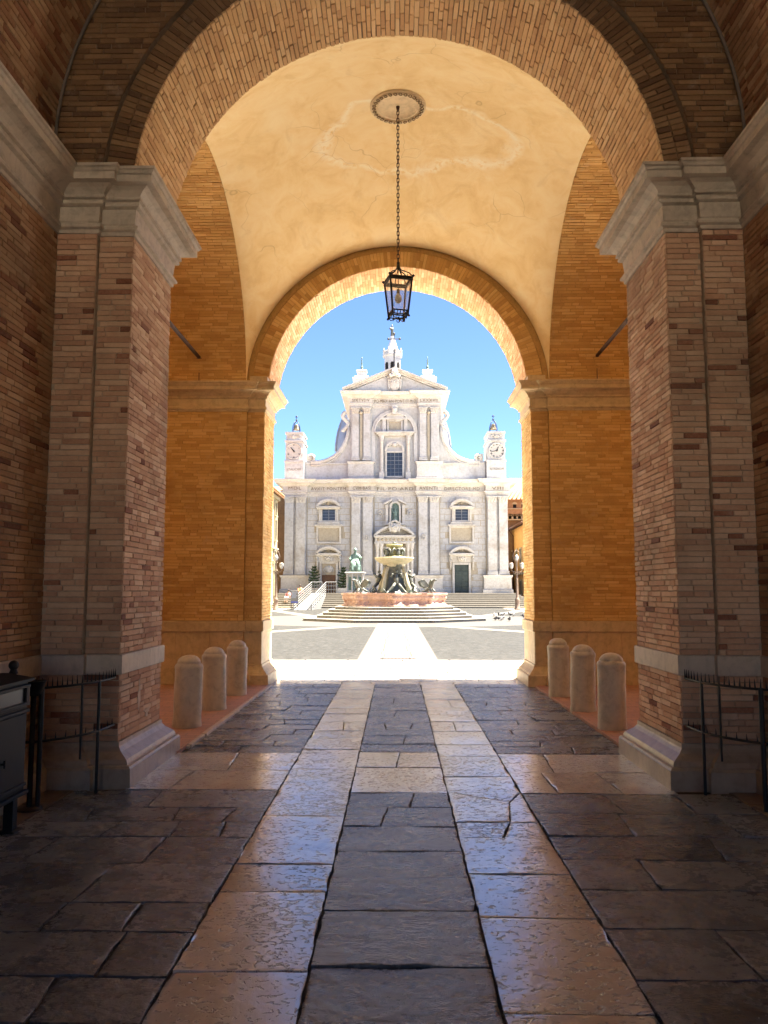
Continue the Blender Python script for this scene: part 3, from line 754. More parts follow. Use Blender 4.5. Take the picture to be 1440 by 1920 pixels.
# side fields of the near passage
CL = [[.2, .45, .74], [.35, .7], [.15, .5, .8], [.3, .62], [.22, .55, .85], [.4, .66], [.18, .36, .75], [.28, .58]]
rows([1.6, 2.2, 2.8, 3.15, 3.502, 3.933, 4.292, 4.896, 5.419, 5.758, 6.129, 6.655], -2.62, -X1, DK, [[.3, .7], [.5], [.25, .6], [.42, .73], [.38, .80], [.22, .55, .79], [.55], [.22, .68], [.4, .66, .85], [.22, .62, .85], [.45]])
rows([1.6, 2.3, 3.0, 3.502, 4.01, 4.522, 5.0, 5.476, 5.986, 6.569], X1, 2.62, DK, [[.4], [.3, .7], [.6], [.32, .7], [.66], [.28, .8], [.62], [.35, .78], [.4, .72]])
for s in (-1, 1):
    a, b = sorted((s*2.62, s*3.0))
    rows([1.6, 2.6, 3.4, 4.1, 4.9, 5.6, 6.2, 6.72], a, b, BR)
# pale threshold between the piers, then the dark field under the portico
rows([6.655, 7.367, 8.149], -2.22, -X1, LT, [[.0001+.28], [.55]]); rows([6.569, 7.325, 8.123], X1, 2.22, LT, [[.22, .62], [.36]])
PR = [8.14, 8.50, 8.80, 9.16, 9.50, 9.86, 10.20, 10.62, 11.0, 11.42, 11.85, 12.3, 12.75, 13.2, 13.62, 14.05]
PC = [[.45], [.25, .7], [.6], [.35, .8], [.5], [.2, .65], [.42], [.3, .75], [.55], [.38], [.68], [.25, .6], [.5], [.4], [.6]]
rows(PR, -2.13, -X1, DK, PC); rows(PR, X1, 2.28, DK, PC[::-1])
# pale sill stones across the far opening
rows([14.05, 14.5, 14.92], -2.35, 2.35, LT, [[.12, .3, .42, .58, .7, .88], [.2, .36, .5, .66, .82]])
# terracotta pavement behind the bollards
def tile_mat():
    m, nt, b = mat('terracotta_paving'); co = coords(nt)
    bt = nd(nt, 'ShaderNodeTexBrick'); nt.links.new(co, bt.inputs['Vector']); bt.inputs['Scale'].default_value = 1.0
    bt.inputs['Brick Width'].default_value = .26; bt.inputs['Row Height'].default_value = .13; bt.inputs['Mortar Size'].default_value = .006
    bt.inputs['Color1'].default_value = (.44, .20, .11, 1); bt.inputs['Color2'].default_value = (.34, .15, .085, 1); bt.inputs['Mortar'].default_value = (.16, .10, .07, 1)
    n = noise(nt, co, 7, 6, .65)
    c = mix(nt, math_(nt, 'MULTIPLY', n, .45), bt.outputs['Color'], (.46, .30, .20))
    nt.links.new(c, b.inputs['Base Color']); b.inputs['Roughness'].default_value = .6
    bump(nt, b, math_(nt, 'SUBTRACT', n, bt.outputs['Fac']), .006, .6); return m
M['terracotta'] = tile_mat()
for s in (-1, 1):
    e = 2.18 if s < 0 else 2.29
    a, b = sorted((s*e, s*10.2)); q = MB(); q.add([(a, 8.06, .022), (b, 8.06, .022), (b, 14.9, .022), (a, 14.9, .022), (a, 8.06, -.03), (a, 14.9, -.03), (b, 8.06, -.03), (b, 14.9, -.03)], [(0, 1, 2, 3), (4, 0, 3, 5), (1, 6, 7, 2)])
    setp(q.build('terracotta_pavement', M['terracotta']), kind='structure')
kerb = setp(MB().box(-2.180, -2.150, 8.4, 13.85, -.03, .012).build('kerb', M['stone']), kind='structure')
y = 8.45
while y < 13.7:
    L = rnd(.5, .9); q = MB(); q.box(-2.176-rnd(0, .004), -2.125+rnd(-.01, .012), y+.005, min(13.8, y+L)-.005, -.02, .030+rnd(-.004, .004), bev=.008); q.build('kerb_stone', M['stone'], kerb); y += L

# ------------------------------------------------------------------ stone bollards
M['bollard'] = stone_mat('bollard_stone', (.54, .475, .375), dirt=(.15, .12, .085), dk=.75, rough=.6)
def bollard_mesh(h, r):
    mb = MB(); mb.lathe([(r*1.02, -.03), (r*1.03, .02), (r*1.0, .08), (r*.99, .15), (r*.985, .22), (r*.985, .29), (r*.98, .36), (r*.985, .43), (r*.98, .50), (r*.98, .57), (r*.98, h-.20), (r*.98, h-.165), (r*1.0, h-.155), (r*1.01, h-.135), (r*.99, h-.118), (r*.93, h-.105), (r*.84, h-.095), (r*.82, h-.085)], n=32, cap=False)
    return mb
def bollard_cap(h, r):
    mb = MB(); mb.lathe([(r*.82, h-.088), (r*.83, h-.075), (r*.80, h-.062), (r*.70, h-.04), (r*.54, h-.018), (r*.33, h-.005), (r*.12, h), (.001, h)], n=32, cap=False)
    return mb
WHICH = {0: 'nearest to the pier', 1: 'in the middle of its row of three', 2: 'nearest to the sunlit square'}
proto = None
for s, h in ((-1, .825), (1, .865)):
    for k, (x, yy) in enumerate(((2.47, 9.55), (2.465, 10.93), (2.47, 12.42)) if s < 0 else ((2.46, 9.47), (2.45, 10.88), (2.44, 12.36))):
        t = thing('bollard', ('left' if s < 0 else 'right') + ' stone bollard ' + WHICH[k], 'bollard', (s*x, yy, .02), 'round stone bollards', rnd(0, 6))
        r_ = .163*rnd(.97, 1.03); parts_ = []
        for nm, q in (('shaft', bollard_mesh(h+rnd(-.01, .01), r_)), ('cap', bollard_cap(h, r_))):
            ph = rnd(0, 50); nv = []
            for x_, y_, z_ in q.v:
                n_ = mnoise.noise(Vector((x_*9+ph, y_*9, z_*7)))*.005 + mnoise.noise(Vector((x_*28+ph, y_*28, z_*22)))*.0035
                d_ = math.hypot(x_, y_) or 1; nv.append((x_*(1+n_/d_), y_*(1+n_/d_), z_))
            q.v = nv; parts_.append((nm, q.mesh(nm, M['bollard'])))
        for nm, me in parts_:
            o = bpy.data.objects.new(nm, me); COL.objects.link(o); o.parent = t
        t.rotation_euler[0] = rnd(-.02, .02); t.rotation_euler[1] = rnd(-.02, .02)

# splashes of lime on the left pier
lp_parent = [o for o in COL.objects if o.name == 'brick_pier'][0]
lm = plain_mat('lime_splash', (.62, .52, .40), .9, .15, 30, .003)
for px, py, w, h in ((262, 1301, .045, .15), (276, 1332, .11, .05)):
    x_, y_, z_ = ray(px, py); tt = (-XS+.012-CX)/x_; Y_, Z_ = y_*tt, EYE+z_*tt; r_ = random.Random(px); q = MB()
    P = [(Y_+w*cos(a)*r_.uniform(.35, 1.1), Z_+h*sin(a)*r_.uniform(.35, 1.1)) for a in [2*pi*i/14 for i in range(14)]]
    q.prism(P, 'x', -XS-.005, -XS+.0105); q.build('lime_splash', lm, lp_parent)

# ------------------------------------------------------------------ hanging lantern
LX, LY = .012, 10.91
t = thing('hanging_lantern', 'wrought iron lantern with clear panes hanging on a long chain', 'lantern', (LX, LY, 5.33))
lk = MB(); lk.tube([(.016*cos(a), 0, (.020 if sin(a) >= 0 else -.020) + .016*sin(a)) for a in [2*pi*i/16 for i in range(16)]], .0062, 6, closed=True)
lme = lk.mesh('chain_link', M['rust'])
zt, zb = MZ-.06, 6.17; n = int((zt-zb)/.0555); 
for i in range(n+1):
    o = bpy.data.objects.new('chain_link', lme); COL.objects.link(o); o.parent = t
    o.location = (0, 0, zb + (zt-zb)*i/n - 5.33); o.rotation_euler = (0, rnd(-.05, .05), (pi/2 if i % 2 else 0) + rnd(-.2, .2) + .2)
def L(p): return (LX+p[0], LY+p[1], p[2])
AR = radians(16)
def R4(w, k): return (w*sqrt(2)*cos(AR+pi/4+k*pi/2), w*sqrt(2)*sin(AR+pi/4+k*pi/2))
hk = MB(); hk.bar(L((0, 0, MZ-.02)), L((0, 0, MZ-.07)), .028, 10, .02); hk.build('ceiling_hook', M['rust'], t)
ZT, ZBm, WT, WB = 5.935, 5.475, .158, .108
ar = MB()
for k in range(8):
    q = AR + pi/4*k; w = WT*(sqrt(2) if k % 2 else 1)
    ar.tube([L((f*cos(q)*w, f*sin(q)*w, z)) for f, z in ((.06, 6.17), (.10, 6.12), (.22, 6.075), (.48, 6.045), (.78, 6.01), (.97, 5.965), (1.0, ZT))], .0075, 6)
ar.bar(L((0, 0, 6.13)), L((0, 0, 6.19)), .016, 8); ar.build('crown_arms', M['iron'], t)
fr = MB()
for k in range(4):
    a, b = R4(WT, k), R4(WT, k+1); c, d = R4(WB, k), R4(WB, k+1)
    fr.bar(L((*a, ZT)), L((*b, ZT)), .016, 6); fr.bar(L((*a, ZT-.03)), L((*b, ZT-.03)), .016, 6)
    fr.bar(L((*c, ZBm)), L((*d, ZBm)), .011, 6); fr.bar(L((*c, ZBm-.055)), L((*d, ZBm-.055)), .009, 6)
    fr.bar(L((*a, ZT+.01)), L((*c, ZBm-.06)), .014, 6)
    fr.sphere(L((*R4(WT+.012, k), ZT+.02)), .02, 8, 6); fr.sphere(L((*R4(WB+.01, k), ZBm-.075)), .018, 8, 6)
    for i in range(7):
        f = (i+.5)/7; p = (a[0]+(b[0]-a[0])*f, a[1]+(b[1]-a[1])*f); fr.bar(L((*p, ZT)), L((*p, ZT+.035)), .008, 5, .003)
    for i in range(5):
        f = (i+.5)/5; p = (c[0]+(d[0]-c[0])*f, c[1]+(d[1]-c[1])*f); fr.bar(L((*p, ZBm)), L((*p, ZBm-.055)), .006, 5)
fr.build('frame', M['iron'], t)
gm, nt, b = mat('dusty_glass')
tr = nd(nt, 'ShaderNodeBsdfTransparent'); gl = nd(nt, 'ShaderNodeBsdfGlossy'); gl.inputs['Roughness'].default_value = .06; df = nd(nt, 'ShaderNodeBsdfDiffuse'); df.inputs['Color'].default_value = (.7, .7, .66, 1)
m1 = nd(nt, 'ShaderNodeMixShader'); m1.inputs[0].default_value = .08; m2 = nd(nt, 'ShaderNodeMixShader'); m2.inputs[0].default_value = .28
nt.links.new(tr.outputs[0], m1.inputs[1]); nt.links.new(gl.outputs[0], m1.inputs[2]); nt.links.new(m1.outputs[0], m2.inputs[1]); nt.links.new(df.outputs[0], m2.inputs[2])
nt.links.new(m2.outputs[0], nt.nodes['Material Output'].inputs[0]); M['glass'] = gm
for k in range(4):
    a, b_, c, d = R4(WT-.004, k), R4(WT-.004, k+1), R4(WB-.004, k), R4(WB-.004, k+1)
    g = MB(); g.add([L((*c, ZBm)), L((*d, ZBm)), L((*b_, ZT-.03)), L((*a, ZT-.03))], [(0, 1, 2, 3)]); g.build('glass_pane', M['glass'], t)
bb = MB(); bb.lathe([(.001, -.07), (.026, -.06), (.045, -.03), (.05, .0), (.042, .035), (.025, .06), (.018, .075)], L((0, 0, 5.67)), 16); bb.build('bulb', plain_mat('opal_bulb', (.52, .50, .45), .25, .05, 3, 0), t)
sk = MB(); sk.bar(L((0, 0, 5.74)), L((0, 0, 5.80)), .022, 10); sk.bar(L((0, 0, 5.80)), L((0, 0, 6.13)), .006, 6); sk.build('lamp_holder', M['iron'], t)
pd = MB()
for k in range(4):
    c = R4(WB, k); pd.tube([L((c[0]*f, c[1]*f, z)) for f, z in ((1, ZBm-.06), (.8, ZBm-.10), (.45, ZBm-.095), (.12, ZBm-.085))], .007, 6)
    for i in (.3, .7):
        d = R4(WB, k+1); p = (c[0]+(d[0]-c[0])*i, c[1]+(d[1]-c[1])*i); pd.bar(L((*p, ZBm-.055)), L((*p, ZBm-.10)), .012, 6, .003)
pd.bar(L((0, 0, ZBm-.07)), L((0, 0, ZBm-.10)), .012, 8)
pd.tube([L((.022*cos(a), 0, 5.352+.022*sin(a))) for a in [2*pi*i/14 for i in range(14)]], .006, 6, closed=True)
pd.build('pendant_scrolls', M['iron'], t)

# ------------------------------------------------------------------ dark metal notice cabinet and small stands at the left wall
M['cab'] = plain_mat('dark_grey_metal', (.006, .0058, .0058), .6, .2, 20, .001, spec=.2)
M['cab_panel'] = plain_mat('grey_metal_panel', (.013, .0125, .012), .6, .15, 14, .001, spec=.2)
t = thing('cabinet', 'dark metal cabinet on legs by the left wall', 'cabinet', (-2.7, 5.1, 0))
XF, XBk, Ya, Yb_ = -2.545, -2.86, 4.45, 5.56
q = MB(); q.box(XBk, XF, Ya, Yb_, .235, .985, bev=.006); q.build('body', M['cab'], t)
q = MB(); q.prism([(XBk-.03, .985), (XF+.035, .985), (XF+.035, 1.003), (XBk+.16, 1.035), (XBk-.03, 1.035)], 'y', Ya-.03, Yb_+.03); q.build('lid', M['cab'], t)
q = MB()
for z in (.955, .835, .79): q.box(XF, XF+.022, Ya, Yb_, z-.012, z+.012, bev=.004)
for y in (Ya+.03, Yb_-.03): q.box(XF, XF+.020, y-.022, y+.022, .83, .96, bev=.004)
q.box(XF, XF+.03, Ya-.01, Yb_+.01, .235, .262, bev=.004); q.box(XF, XF+.018, Ya, Yb_, .29, .31, bev=.004)
q.build('trim', M['cab_panel'], t)
q = MB(); q.box(XF, XF+.006, Ya+.05, Yb_-.05, .847, .943); q.build('slot_pane', plain_mat('black_glass', (.003, .003, .004), .3, .1, 5, 0, spec=.2), t)
for y0, y1 in ((4.50, 4.77), (4.78, 5.14), (5.15, 5.51)):
    d = MB(); d.box(XF, XF+.016, y0, y1, .315, .775, bev=.004); do = d.build('door', M['cab_panel'], t)
    hd = MB(); hd.bar((XF+.014, y0+.05, .50), (XF+.04, y0+.05, .50), .008, 8); hd.bar((XF+.036, y0+.05, .475), (XF+.036, y0+.05, .525), .007, 8); hd.build('handle', M['cab'], do)
for x, y in ((-2.60, 5.50), (-2.82, 5.50), (-2.60, 4.52), (-2.82, 4.52)):
    g = MB(); g.box(x-.032, x+.032, y-.032, y+.032, -.02, .24); g.box(x-.055, x+.055, y-.055, y+.055, -.02, .012); g.build('leg', M['cab'], t)
t = thing('ashtray_stand', 'thin black post topped by a small bowl, between cabinet and brick pier', 'ashtray stand', (-2.72, 6.05, 0))
q = MB(); q.bar((-2.72, 6.05, .0), (-2.72, 6.05, .84), .02, 10); q.build('post', M['iron'], t)
q = MB(); q.lathe([(.03, .82), (.05, .83), (.07, .87), (.082, .925), (.088, .93), (.080, .932), (.06, .88), (.001, .86)], (-2.72, 6.05, 0), 20, cap=False); q.build('bowl', M['iron'], t)
q = MB(); q.lathe([(.09, -.02), (.09, .012), (.03, .02)], (-2.72, 6.05, 0), 20); q.build('foot', M['iron'], t)
t = thing('ball_post', 'black post with a ball finial standing behind the cabinet', 'post', (-2.80, 5.88, 0))
q = MB(); q.bar((-2.80, 5.88, -.02), (-2.80, 5.88, 1.03), .022, 10); q.build('shaft', M['iron'], t)
q = MB(); q.sphere((-2.80, 5.88, 1.06), .036, 14, 10); q.bar((-2.80, 5.88, 1.0), (-2.80, 5.88, 1.035), .034, 10, .02); q.build('ball', M['iron'], t)

# ------------------------------------------------------------------ spiked iron corner guards in front of the piers
def curve(pts, n):
    out = []
    for i in range(n+1):
        f = i/n*(len(pts)-1); k = min(int(f), len(pts)-2); u = f-k
        p = [pts[max(0, min(len(pts)-1, k+d))] for d in (-1, 0, 1, 2)]
        out.append(tuple(.5*((2*p[1][j]) + (-p[0][j]+p[2][j])*u + (2*p[0][j]-5*p[1][j]+4*p[2][j]-p[3][j])*u*u + (-p[0][j]+3*p[1][j]-3*p[2][j]+p[3][j])*u**3) for j in range(2)))
    return out
for s in (-1, 1):
    pts = [(s*2.385, 6.83), (s*2.41, 6.50), (s*2.54, 6.22), (s*2.72, 6.04), (s*3.0, 5.93)]
    t = thing('spiked_railing', ('low spiked iron railing in front of the left pier' if s < 0 else 'low spiked iron railing in front of the right pier'), 'railing', (s*2.7, 6.4, 0), 'corner guards')
    cv = curve(pts, 26)
    for z, nm in ((.875, 'top_rail'), (.485, 'lower_rail')):
        q = MB(); q.tube([(x, y, z) for x, y in cv], .010, 6); ro = q.build(nm, M['iron'], t)
        for x, y in cv[1::2] if z < .6 else cv:
            w = MB(); hgt = .075 if z > .6 else .055; w.bar((x, y, z+.005), (x+rnd(-.004, .004), y, z+hgt), .007, 5, .0015); w.build('spike', M['iron'], ro)
    for (x, y), r in ((cv[6], .0121), (cv[10], .008), (cv[18], .018)):
        q = MB(); q.bar((x, y, -.02 if r > .012 else .30), (x, y, .885), r, 8); q.build('post', M['iron'], t)
# ------------------------------------------------------------------ the square
def cobble_mat():
    m, nt, b = mat('small_grey_setts'); co = coords(nt)
    vo = nd(nt, 'ShaderNodeTexVoronoi'); vo.inputs['Scale'].default_value = 9.0; nt.links.new(co, vo.inputs['Vector'])
    ve = nd(nt, 'ShaderNodeTexVoronoi', feature='DISTANCE_TO_EDGE'); ve.inputs['Scale'].default_value = 9.0; nt.links.new(co, ve.inputs['Vector'])
    hs = nd(nt, 'ShaderNodeSeparateColor'); nt.links.new(vo.outputs['Color'], hs.inputs[0])
    c = ramp(nt, hs.outputs[0], [(.0, (.018, .0176, .016)), (.6, (.031, .0305, .0275)), (1, (.050, .048, .044))])
    e = ramp(nt, ve.outputs['Distance'], [(.02, (1, 1, 1)), (.09, (0, 0, 0))])
    c = mix(nt, math_(nt, 'MULTIPLY', e, .7), c, (.022, .021, .018))
    n = noise(nt, co, .35, 5, .6); c = mix(nt, math_(nt, 'MULTIPLY', n, .25), c, (.055, .052, .046))
    nt.links.new(c, b.inputs['Base Color']); b.inputs['Roughness'].default_value = .8; b.inputs['Specular IOR Level'].default_value = .15
    bump(nt, b, ve.outputs['Distance'], .02, .7); return m
M['cobble'] = cobble_mat()
M['pale'] = stone_mat('pale_travertine', (.64, .58, .485), dirt=(.36, .30, .22), dk=.35, rough=.5, streak=False)
M['paleside'] = stone_mat('pale_bounce_paving', (.68, .62, .52), dirt=(.36, .31, .24), dk=.3, rough=.6, streak=False)  # for the side and rear paving added to bounce light
M['pale2'] = stone_mat('grey_travertine', (.54, .49, .41), dirt=(.30, .25, .19), dk=.5, rough=.6, streak=False)
M['walk'] = stone_mat('dusty_walk_stone', (.115, .105, .088), dirt=(.075, .066, .053), dk=.5, rough=.7, streak=False)
M['joint'] = plain_mat('sandy_joint', (.06, .052, .042), .95, .2, 10, 0)
M['beige'] = stone_mat('beige_setts', (.062, .056, .048), dirt=(.042, .038, .032), dk=.4, rough=.7, streak=False, scale=2)
g = MB(); g.box(-40, 40, -30, REAR-.3, -.05, -.02); setp(g.build('rear_bounce_paving', M['paleside']), kind='structure')  # unseen pale paving added to bounce sunlight into the passage
g = MB(); g.add([(-900, -900, -.06), (900, -900, -.06), (900, 900, -.06), (-900, 900, -.06)], [(0, 1, 2, 3)])
setp(g.build('ground', plain_mat('dusty_ground', (.16, .145, .125), .9, .2, .5, 0)), kind='structure')
g = MB(); g.box(-9.6, 9.6, 18.82, 90, -.05, 0); setp(g.build('cobbled_square', M['cobble']), kind='structure')
for s in (-1, 1):
    g = MB(); g.box(*sorted((s*9.62, s*40)), 18.82, 90, -.05, .001); setp(g.build('bounce_pavement', M['paleside']), kind='structure')  # pale paving at the sides, added to bounce sunlight into the portico
g = MB(); g.box(-40, 40, 14.92, 18.82, -.055, -.012); pv = setp(g.build('pale_pavement', M['joint']), kind='structure')
def flat_slab(x0, x1, y0, y1, z, m, parent, nm='paving_slab'):
    q = MB(); q.box(x0+.017, x1-.017, y0+.022, y1-.022, -.03, z+rnd(-.003, .002), bev=.006); return q.build(nm, m, parent)
ys = [14.93, 15.75, 16.5, 17.3, 18.05, 18.81]
for k, (a, b) in enumerate(zip(ys, ys[1:])):
    x = -7.2 - rnd(0, .8)
    while x < 7.2:
        w = rnd(.75, 1.35); flat_slab(x, x+w, a, b, .004, RNG.choice((M['pale'], M['pale2'])), pv); x += w
for s in (-1, 1):
    g = MB(); g.box(*sorted((s*8.6, s*39)), 14.94, 18.80, -.03, .002); setp(g.build('bounce_pavement', M['paleside']), kind='structure')  # unseen ends of the pale band, kept bright for bounce light
g = MB(); g.box(-.95, .95, 18.825, 40.5, -.03, .003); cw = setp(g.build('central_walk', M['joint']), kind='structure')
y = 18.83
while y < 39.5:
    L_ = rnd(.8, 1.3); xs = [-.94, -.36+jit(.05), .30+jit(.05), .94]
    for a, b in zip(xs, xs[1:]): flat_slab(a, b, y, y+L_, .010, M['walk'], cw)
    y += L_
dr = MB(); dr.box(-.42, .44, 19.05, 19.22, -.03, .014); dgr = setp(dr.build('drain_grate', M['iron']), 'dark drain grate set in the pale central walk', 'drain grate')
for i in range(10):
    q = MB(); q.box(-.40+i*.084, -.36+i*.084, 19.06, 19.21, .012, .019); q.build('bar', M['rust'], dgr)
FX0, FY0 = -.15, 45.0
g = MB(); g.lathe([(.001, .004), (9.4, .004), (9.4, -.03)], (FX0, FY0, 0), 72, smooth=False, cap=False); setp(g.build('beige_pavement', M['beige']), kind='structure')
def band(a, b, w, nm='pale_band'):
    a = Vector((*a, 0)); b = Vector((*b, 0)); d = (b-a).normalized(); n = Vector((-d.y, d.x, 0))*w/2
    q = MB(); P = [a-n, b-n, b+n, a+n]; q.add([(p.x, p.y, .009) for p in P] + [(p.x, p.y, -.03) for p in P], [(0, 1, 2, 3), (4, 5, 1, 0), (5, 6, 2, 1), (6, 7, 3, 2), (7, 4, 0, 3)])
    setp(q.build(nm, M['walk']), kind='structure')
for s in (-1, 1):
    band((s*2.0, 36.4), (s*9.5, 24.2), .9); band((s*5.5, 51.2), (s*11, 68), 1.0); band((s*9.0, 52.0), (s*20, 58), 1.0)
band((-14, 71.2), (14, 71.2), 1.0)

# ------------------------------------------------------------------ white basilica
YB0 = 80.0
M['white'] = stone_mat('white_istrian_stone', (.45, .44, .42), dirt=(.25, .205, .14), dk=.8, rough=.65, scale=.5)
M['white2'] = stone_mat('white_carved_stone', (.49, .465, .42), dirt=(.28, .22, .14), dk=.7, rough=.65, scale=.8)
M['cream'] = stone_mat('cream_panel', (.37, .32, .235), dirt=(.27, .22, .14), dk=.3, rough=.7, scale=.6)
M['bronze'] = plain_mat('green_bronze', (.14, .20, .165), .5, .35, 4, .004, metallic=.3, col2=(.03, .045, .036))
M['darkbronze'] = plain_mat('dark_bronze', (.12, .12, .098), .45, .35, 6, .004, metallic=.4)
M['darkdoor'] = plain_mat('dark_green_bronze', (.045, .060, .052), .5, .3, 4, .003)
M['wood'] = plain_mat('brown_wood', (.16, .085, .045), .6, .25, 8, .003)
M['lead'] = plain_mat('lead_roof', (.25, .26, .30), .55, .12, 3, .004, spec=.4)
M['window'] = plain_mat('window_glass', (.026, .030, .036), .12, .2, 2, 0, spec=.6)
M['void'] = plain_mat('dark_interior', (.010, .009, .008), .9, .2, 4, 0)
M['white_paint'] = plain_mat('white_paint', (.17, .17, .167), .4, .06, 6, 0)
def FX(px, py=1000): return atY(px, py, YB0).x
def FZ(py): return atY(740, py, YB0).z
def fbox(mb, x0, x1, y0, y1, d0, d1, bev=0):
    ym = (y0+y1)/2
    return mb.box(FX(x0, ym), FX(x1, ym), YB0-d1, YB0-d0, FZ(y1), FZ(y0), bev=bev)
church = thing('basilica', 'white stone church with pediment, twin clock turrets and a dome behind', 'church', (-.15, YB0, 0))
def part(name, m, parent=church): 
    return lambda mb: mb.build(name, m, parent)
Zg = FZ(1112)
# masses
q = MB(); fbox(q, 533, 952, 905, 1112, -14, .0); q.box(FX(533), FX(952), YB0, YB0+14, -.2, Zg); lw = q.build('lower_wall', M['cream'], church)
q = MB(); fbox(q, 655, 827, 740, 906, -12, .02); uw = q.build('upper_wall', M['white'], church)
def blocks(parent, x0, x1, y0, y1, d, seed, holes=(), bl=1.45, bh=.60):
    B = Bricks(seed)
    X0_, X1_, Z0, Z1 = FX(x0, (y0+y1)/2), FX(x1, (y0+y1)/2), FZ(y1), FZ(y0)
    H = [(FX(a, (c+e)/2), FX(b, (c+e)/2), FZ(e), FZ(c)) for a, b, c, e in holes]
    def cl(quad):
        cx = sum(p[0] for p in quad)/4; cz = sum(p[1] for p in quad)/4
        for a, b, c, e in H:
            if a < cx < b and c < cz < e: return None
        return quad
    B.field(plane((0, YB0-d), (1, 0), (0, -1)), X0_, X1_, Z0, Z1, bl=bl, bh=bh, joint=.055, proud=.016, depth=.03, tones=(.1, .9), wob=.001, clip=cl, headers=.3)
    for vs, tn in B.items:
        m_ = MB(); m_.add(vs, B.FACES); m_.build('stone_block', M['white'] if tn < .8 else M['white2'], parent)
blocks(lw, 576, 657, 931, 1111, .004, 201, [(602, 631, 950, 979), (596, 638, 988, 1018), (600, 632, 1040, 1112)])
blocks(lw, 825, 911, 931, 1111, .004, 202, [(851, 879, 950, 979), (846, 888, 988, 1018), (851, 883, 1040, 1112)])
blocks(lw, 702, 781, 931, 1111, .004, 203, [(731, 752, 942, 982), (718, 762, 1000, 1112)])
G = [(534, 575), (658, 700), (783, 824), (912, 952)]
def breaks(py, fwd, base=0.0, ext=0.35):
    p = [(FX(533, py)-ext*0, YB0+13), ]
    pts = []
    for i, (a, b) in enumerate(G):
        xa, xb = FX(a-1.5, py), FX(b+1.5, py)
        if i > 0: pts.append((xa, YB0-base))
        pts += [(xa, YB0-fwd), (xb, YB0-fwd)]
        if i < 3: pts.append((xb, YB0-base))
    return [(pts[0][0], YB0+13)] + pts + [(pts[-1][0], YB0+13)]
def prof(rows_): return [(d, FZ(py)) for d, py in rows_]
for a_, b_ in G:
    q = MB(); xa_, xb_ = FX(a_-1.5, 1090), FX(b_+1.5, 1090)
    sweep(q, [(xa_, YB0+.1), (xa_, YB0-.55), (xb_, YB0-.55), (xb_, YB0+.1)], prof([(-.3, 1113), (.35, 1113), (.35, 1106), (.22, 1104), (.20, 1084), (.28, 1082), (.34, 1079), (-.3, 1078)])); q.build('pedestal', M['white2'], church)
for a_, b_ in ((577, 597), (636, 656), (826, 846), (885, 909)):
    q = MB(); fbox(q, a_, b_, 1104, 1113, 0, .14); q.build('wall_base', M['white2'], church); q = MB(); fbox(q, a_, b_, 1079.5, 1082, 0, .09); q.build('wall_moulding', M['white2'], church)
q = MB(); sweep(q, breaks(916, .50), prof([(-.3, 932), (.02, 932), (.02, 928.5), (.10, 928), (.10, 924.5), (.20, 923.5), (.20, 922), (.06, 921.5), (.06, 912.5), (.18, 911.5), (.30, 909.5), (.42, 908.5), (.75, 907.5), (.80, 904.5), (.92, 902), (.92, 900.5), (-.3, 899)])); q.build('entablature', M['white2'], church)
def leafcap(mb, cx, w, d, z0, z1):
    """corinthian-like capital: flaring bell, two rows of leaves, volutes, abacus"""
    h = z1-z0; x0, x1 = cx-w/2, cx+w/2
    mb.add([(x0, YB0, z0), (x1, YB0, z0), (x1, YB0-d, z0), (x0, YB0-d, z0), (x0-.08, YB0, z1-.14*h), (x1+.08, YB0, z1-.14*h), (x1+.08, YB0-d-.1, z1-.14*h), (x0-.08, YB0-d-.1, z1-.14*h)], [(0, 1, 5, 4), (1, 2, 6, 5), (2, 3, 7, 6), (3, 0, 4, 7)])
    mb.box(x0-.13, x1+.13, YB0-d-.16, YB0, z1-.14*h, z1)
    for r_, (zz, hh, nn) in enumerate(((z0, .42*h, 3), (z0+.30*h, .42*h, 4))):
        for i in range(nn):
            lx = x0 + (x1-x0)*(i+.5)/nn; ww = (x1-x0)/nn*.42; o = .03+.03*r_
            mb.add([(lx-ww, YB0-d-o, zz), (lx+ww, YB0-d-o, zz), (lx+ww*.8, YB0-d-o-.06, zz+hh*.6), (lx-ww*.8, YB0-d-o-.06, zz+hh*.6), (lx, YB0-d-o-.16, zz+hh), (lx, YB0-d-o-.13, zz+hh*.85)], [(0, 1, 2, 3), (3, 2, 4), (2, 5, 4), (3, 4, 5), (0, 3, 5, 1)])
    for sx_ in (-1, 1):
        mb.tube([(cx+sx_*(w/2-.02+.10*cos(a)*(1-a/9)), YB0-d-.13, z1-.25*h+.10*sin(a)*(1-a/9)) for a in [k*.7 for k in range(9)]], .03, 5)
    mb.sphere((cx, YB0-d-.15, z1-.12*h), .07, 8, 6)
def pilaster(x0, x1, yt, yb, d, yc, parent=church, yref=None):
    ym = (yt+yb)/2; a, b = FX(x0, ym), FX(x1, ym)
    mb = MB(); zt, zb = FZ(yt), FZ(yb)
    mb.box(a, b, YB0-d, YB0, zb, zt, bev=.015)
    for i, (e, h0, h1) in enumerate(((.10, 0, .16), (.06, .16, .24), (.085, .24, .34), (.03, .34, .40))): mb.box(a-e, b+e, YB0-d-e, YB0, zb+h0, zb+h1, bev=.015)
    p = mb.build('pilaster', M['white'], parent)
    cp = MB(); leafcap(cp, (a+b)/2, b-a, d, FZ(yt), FZ(yc)); cp.build('capital', M['white2'], p)
    for i in range(7):        # shaft drums show as fine joints
        zz = zb + .5 + (zt-zb-.6)*(i+rnd(.3, .7))/7
        j = MB(); j.box(a-.002, b+.002, YB0-d-.003, YB0-d+.01, zz-.006, zz+.006); j.build('joint', M['cream'], p)
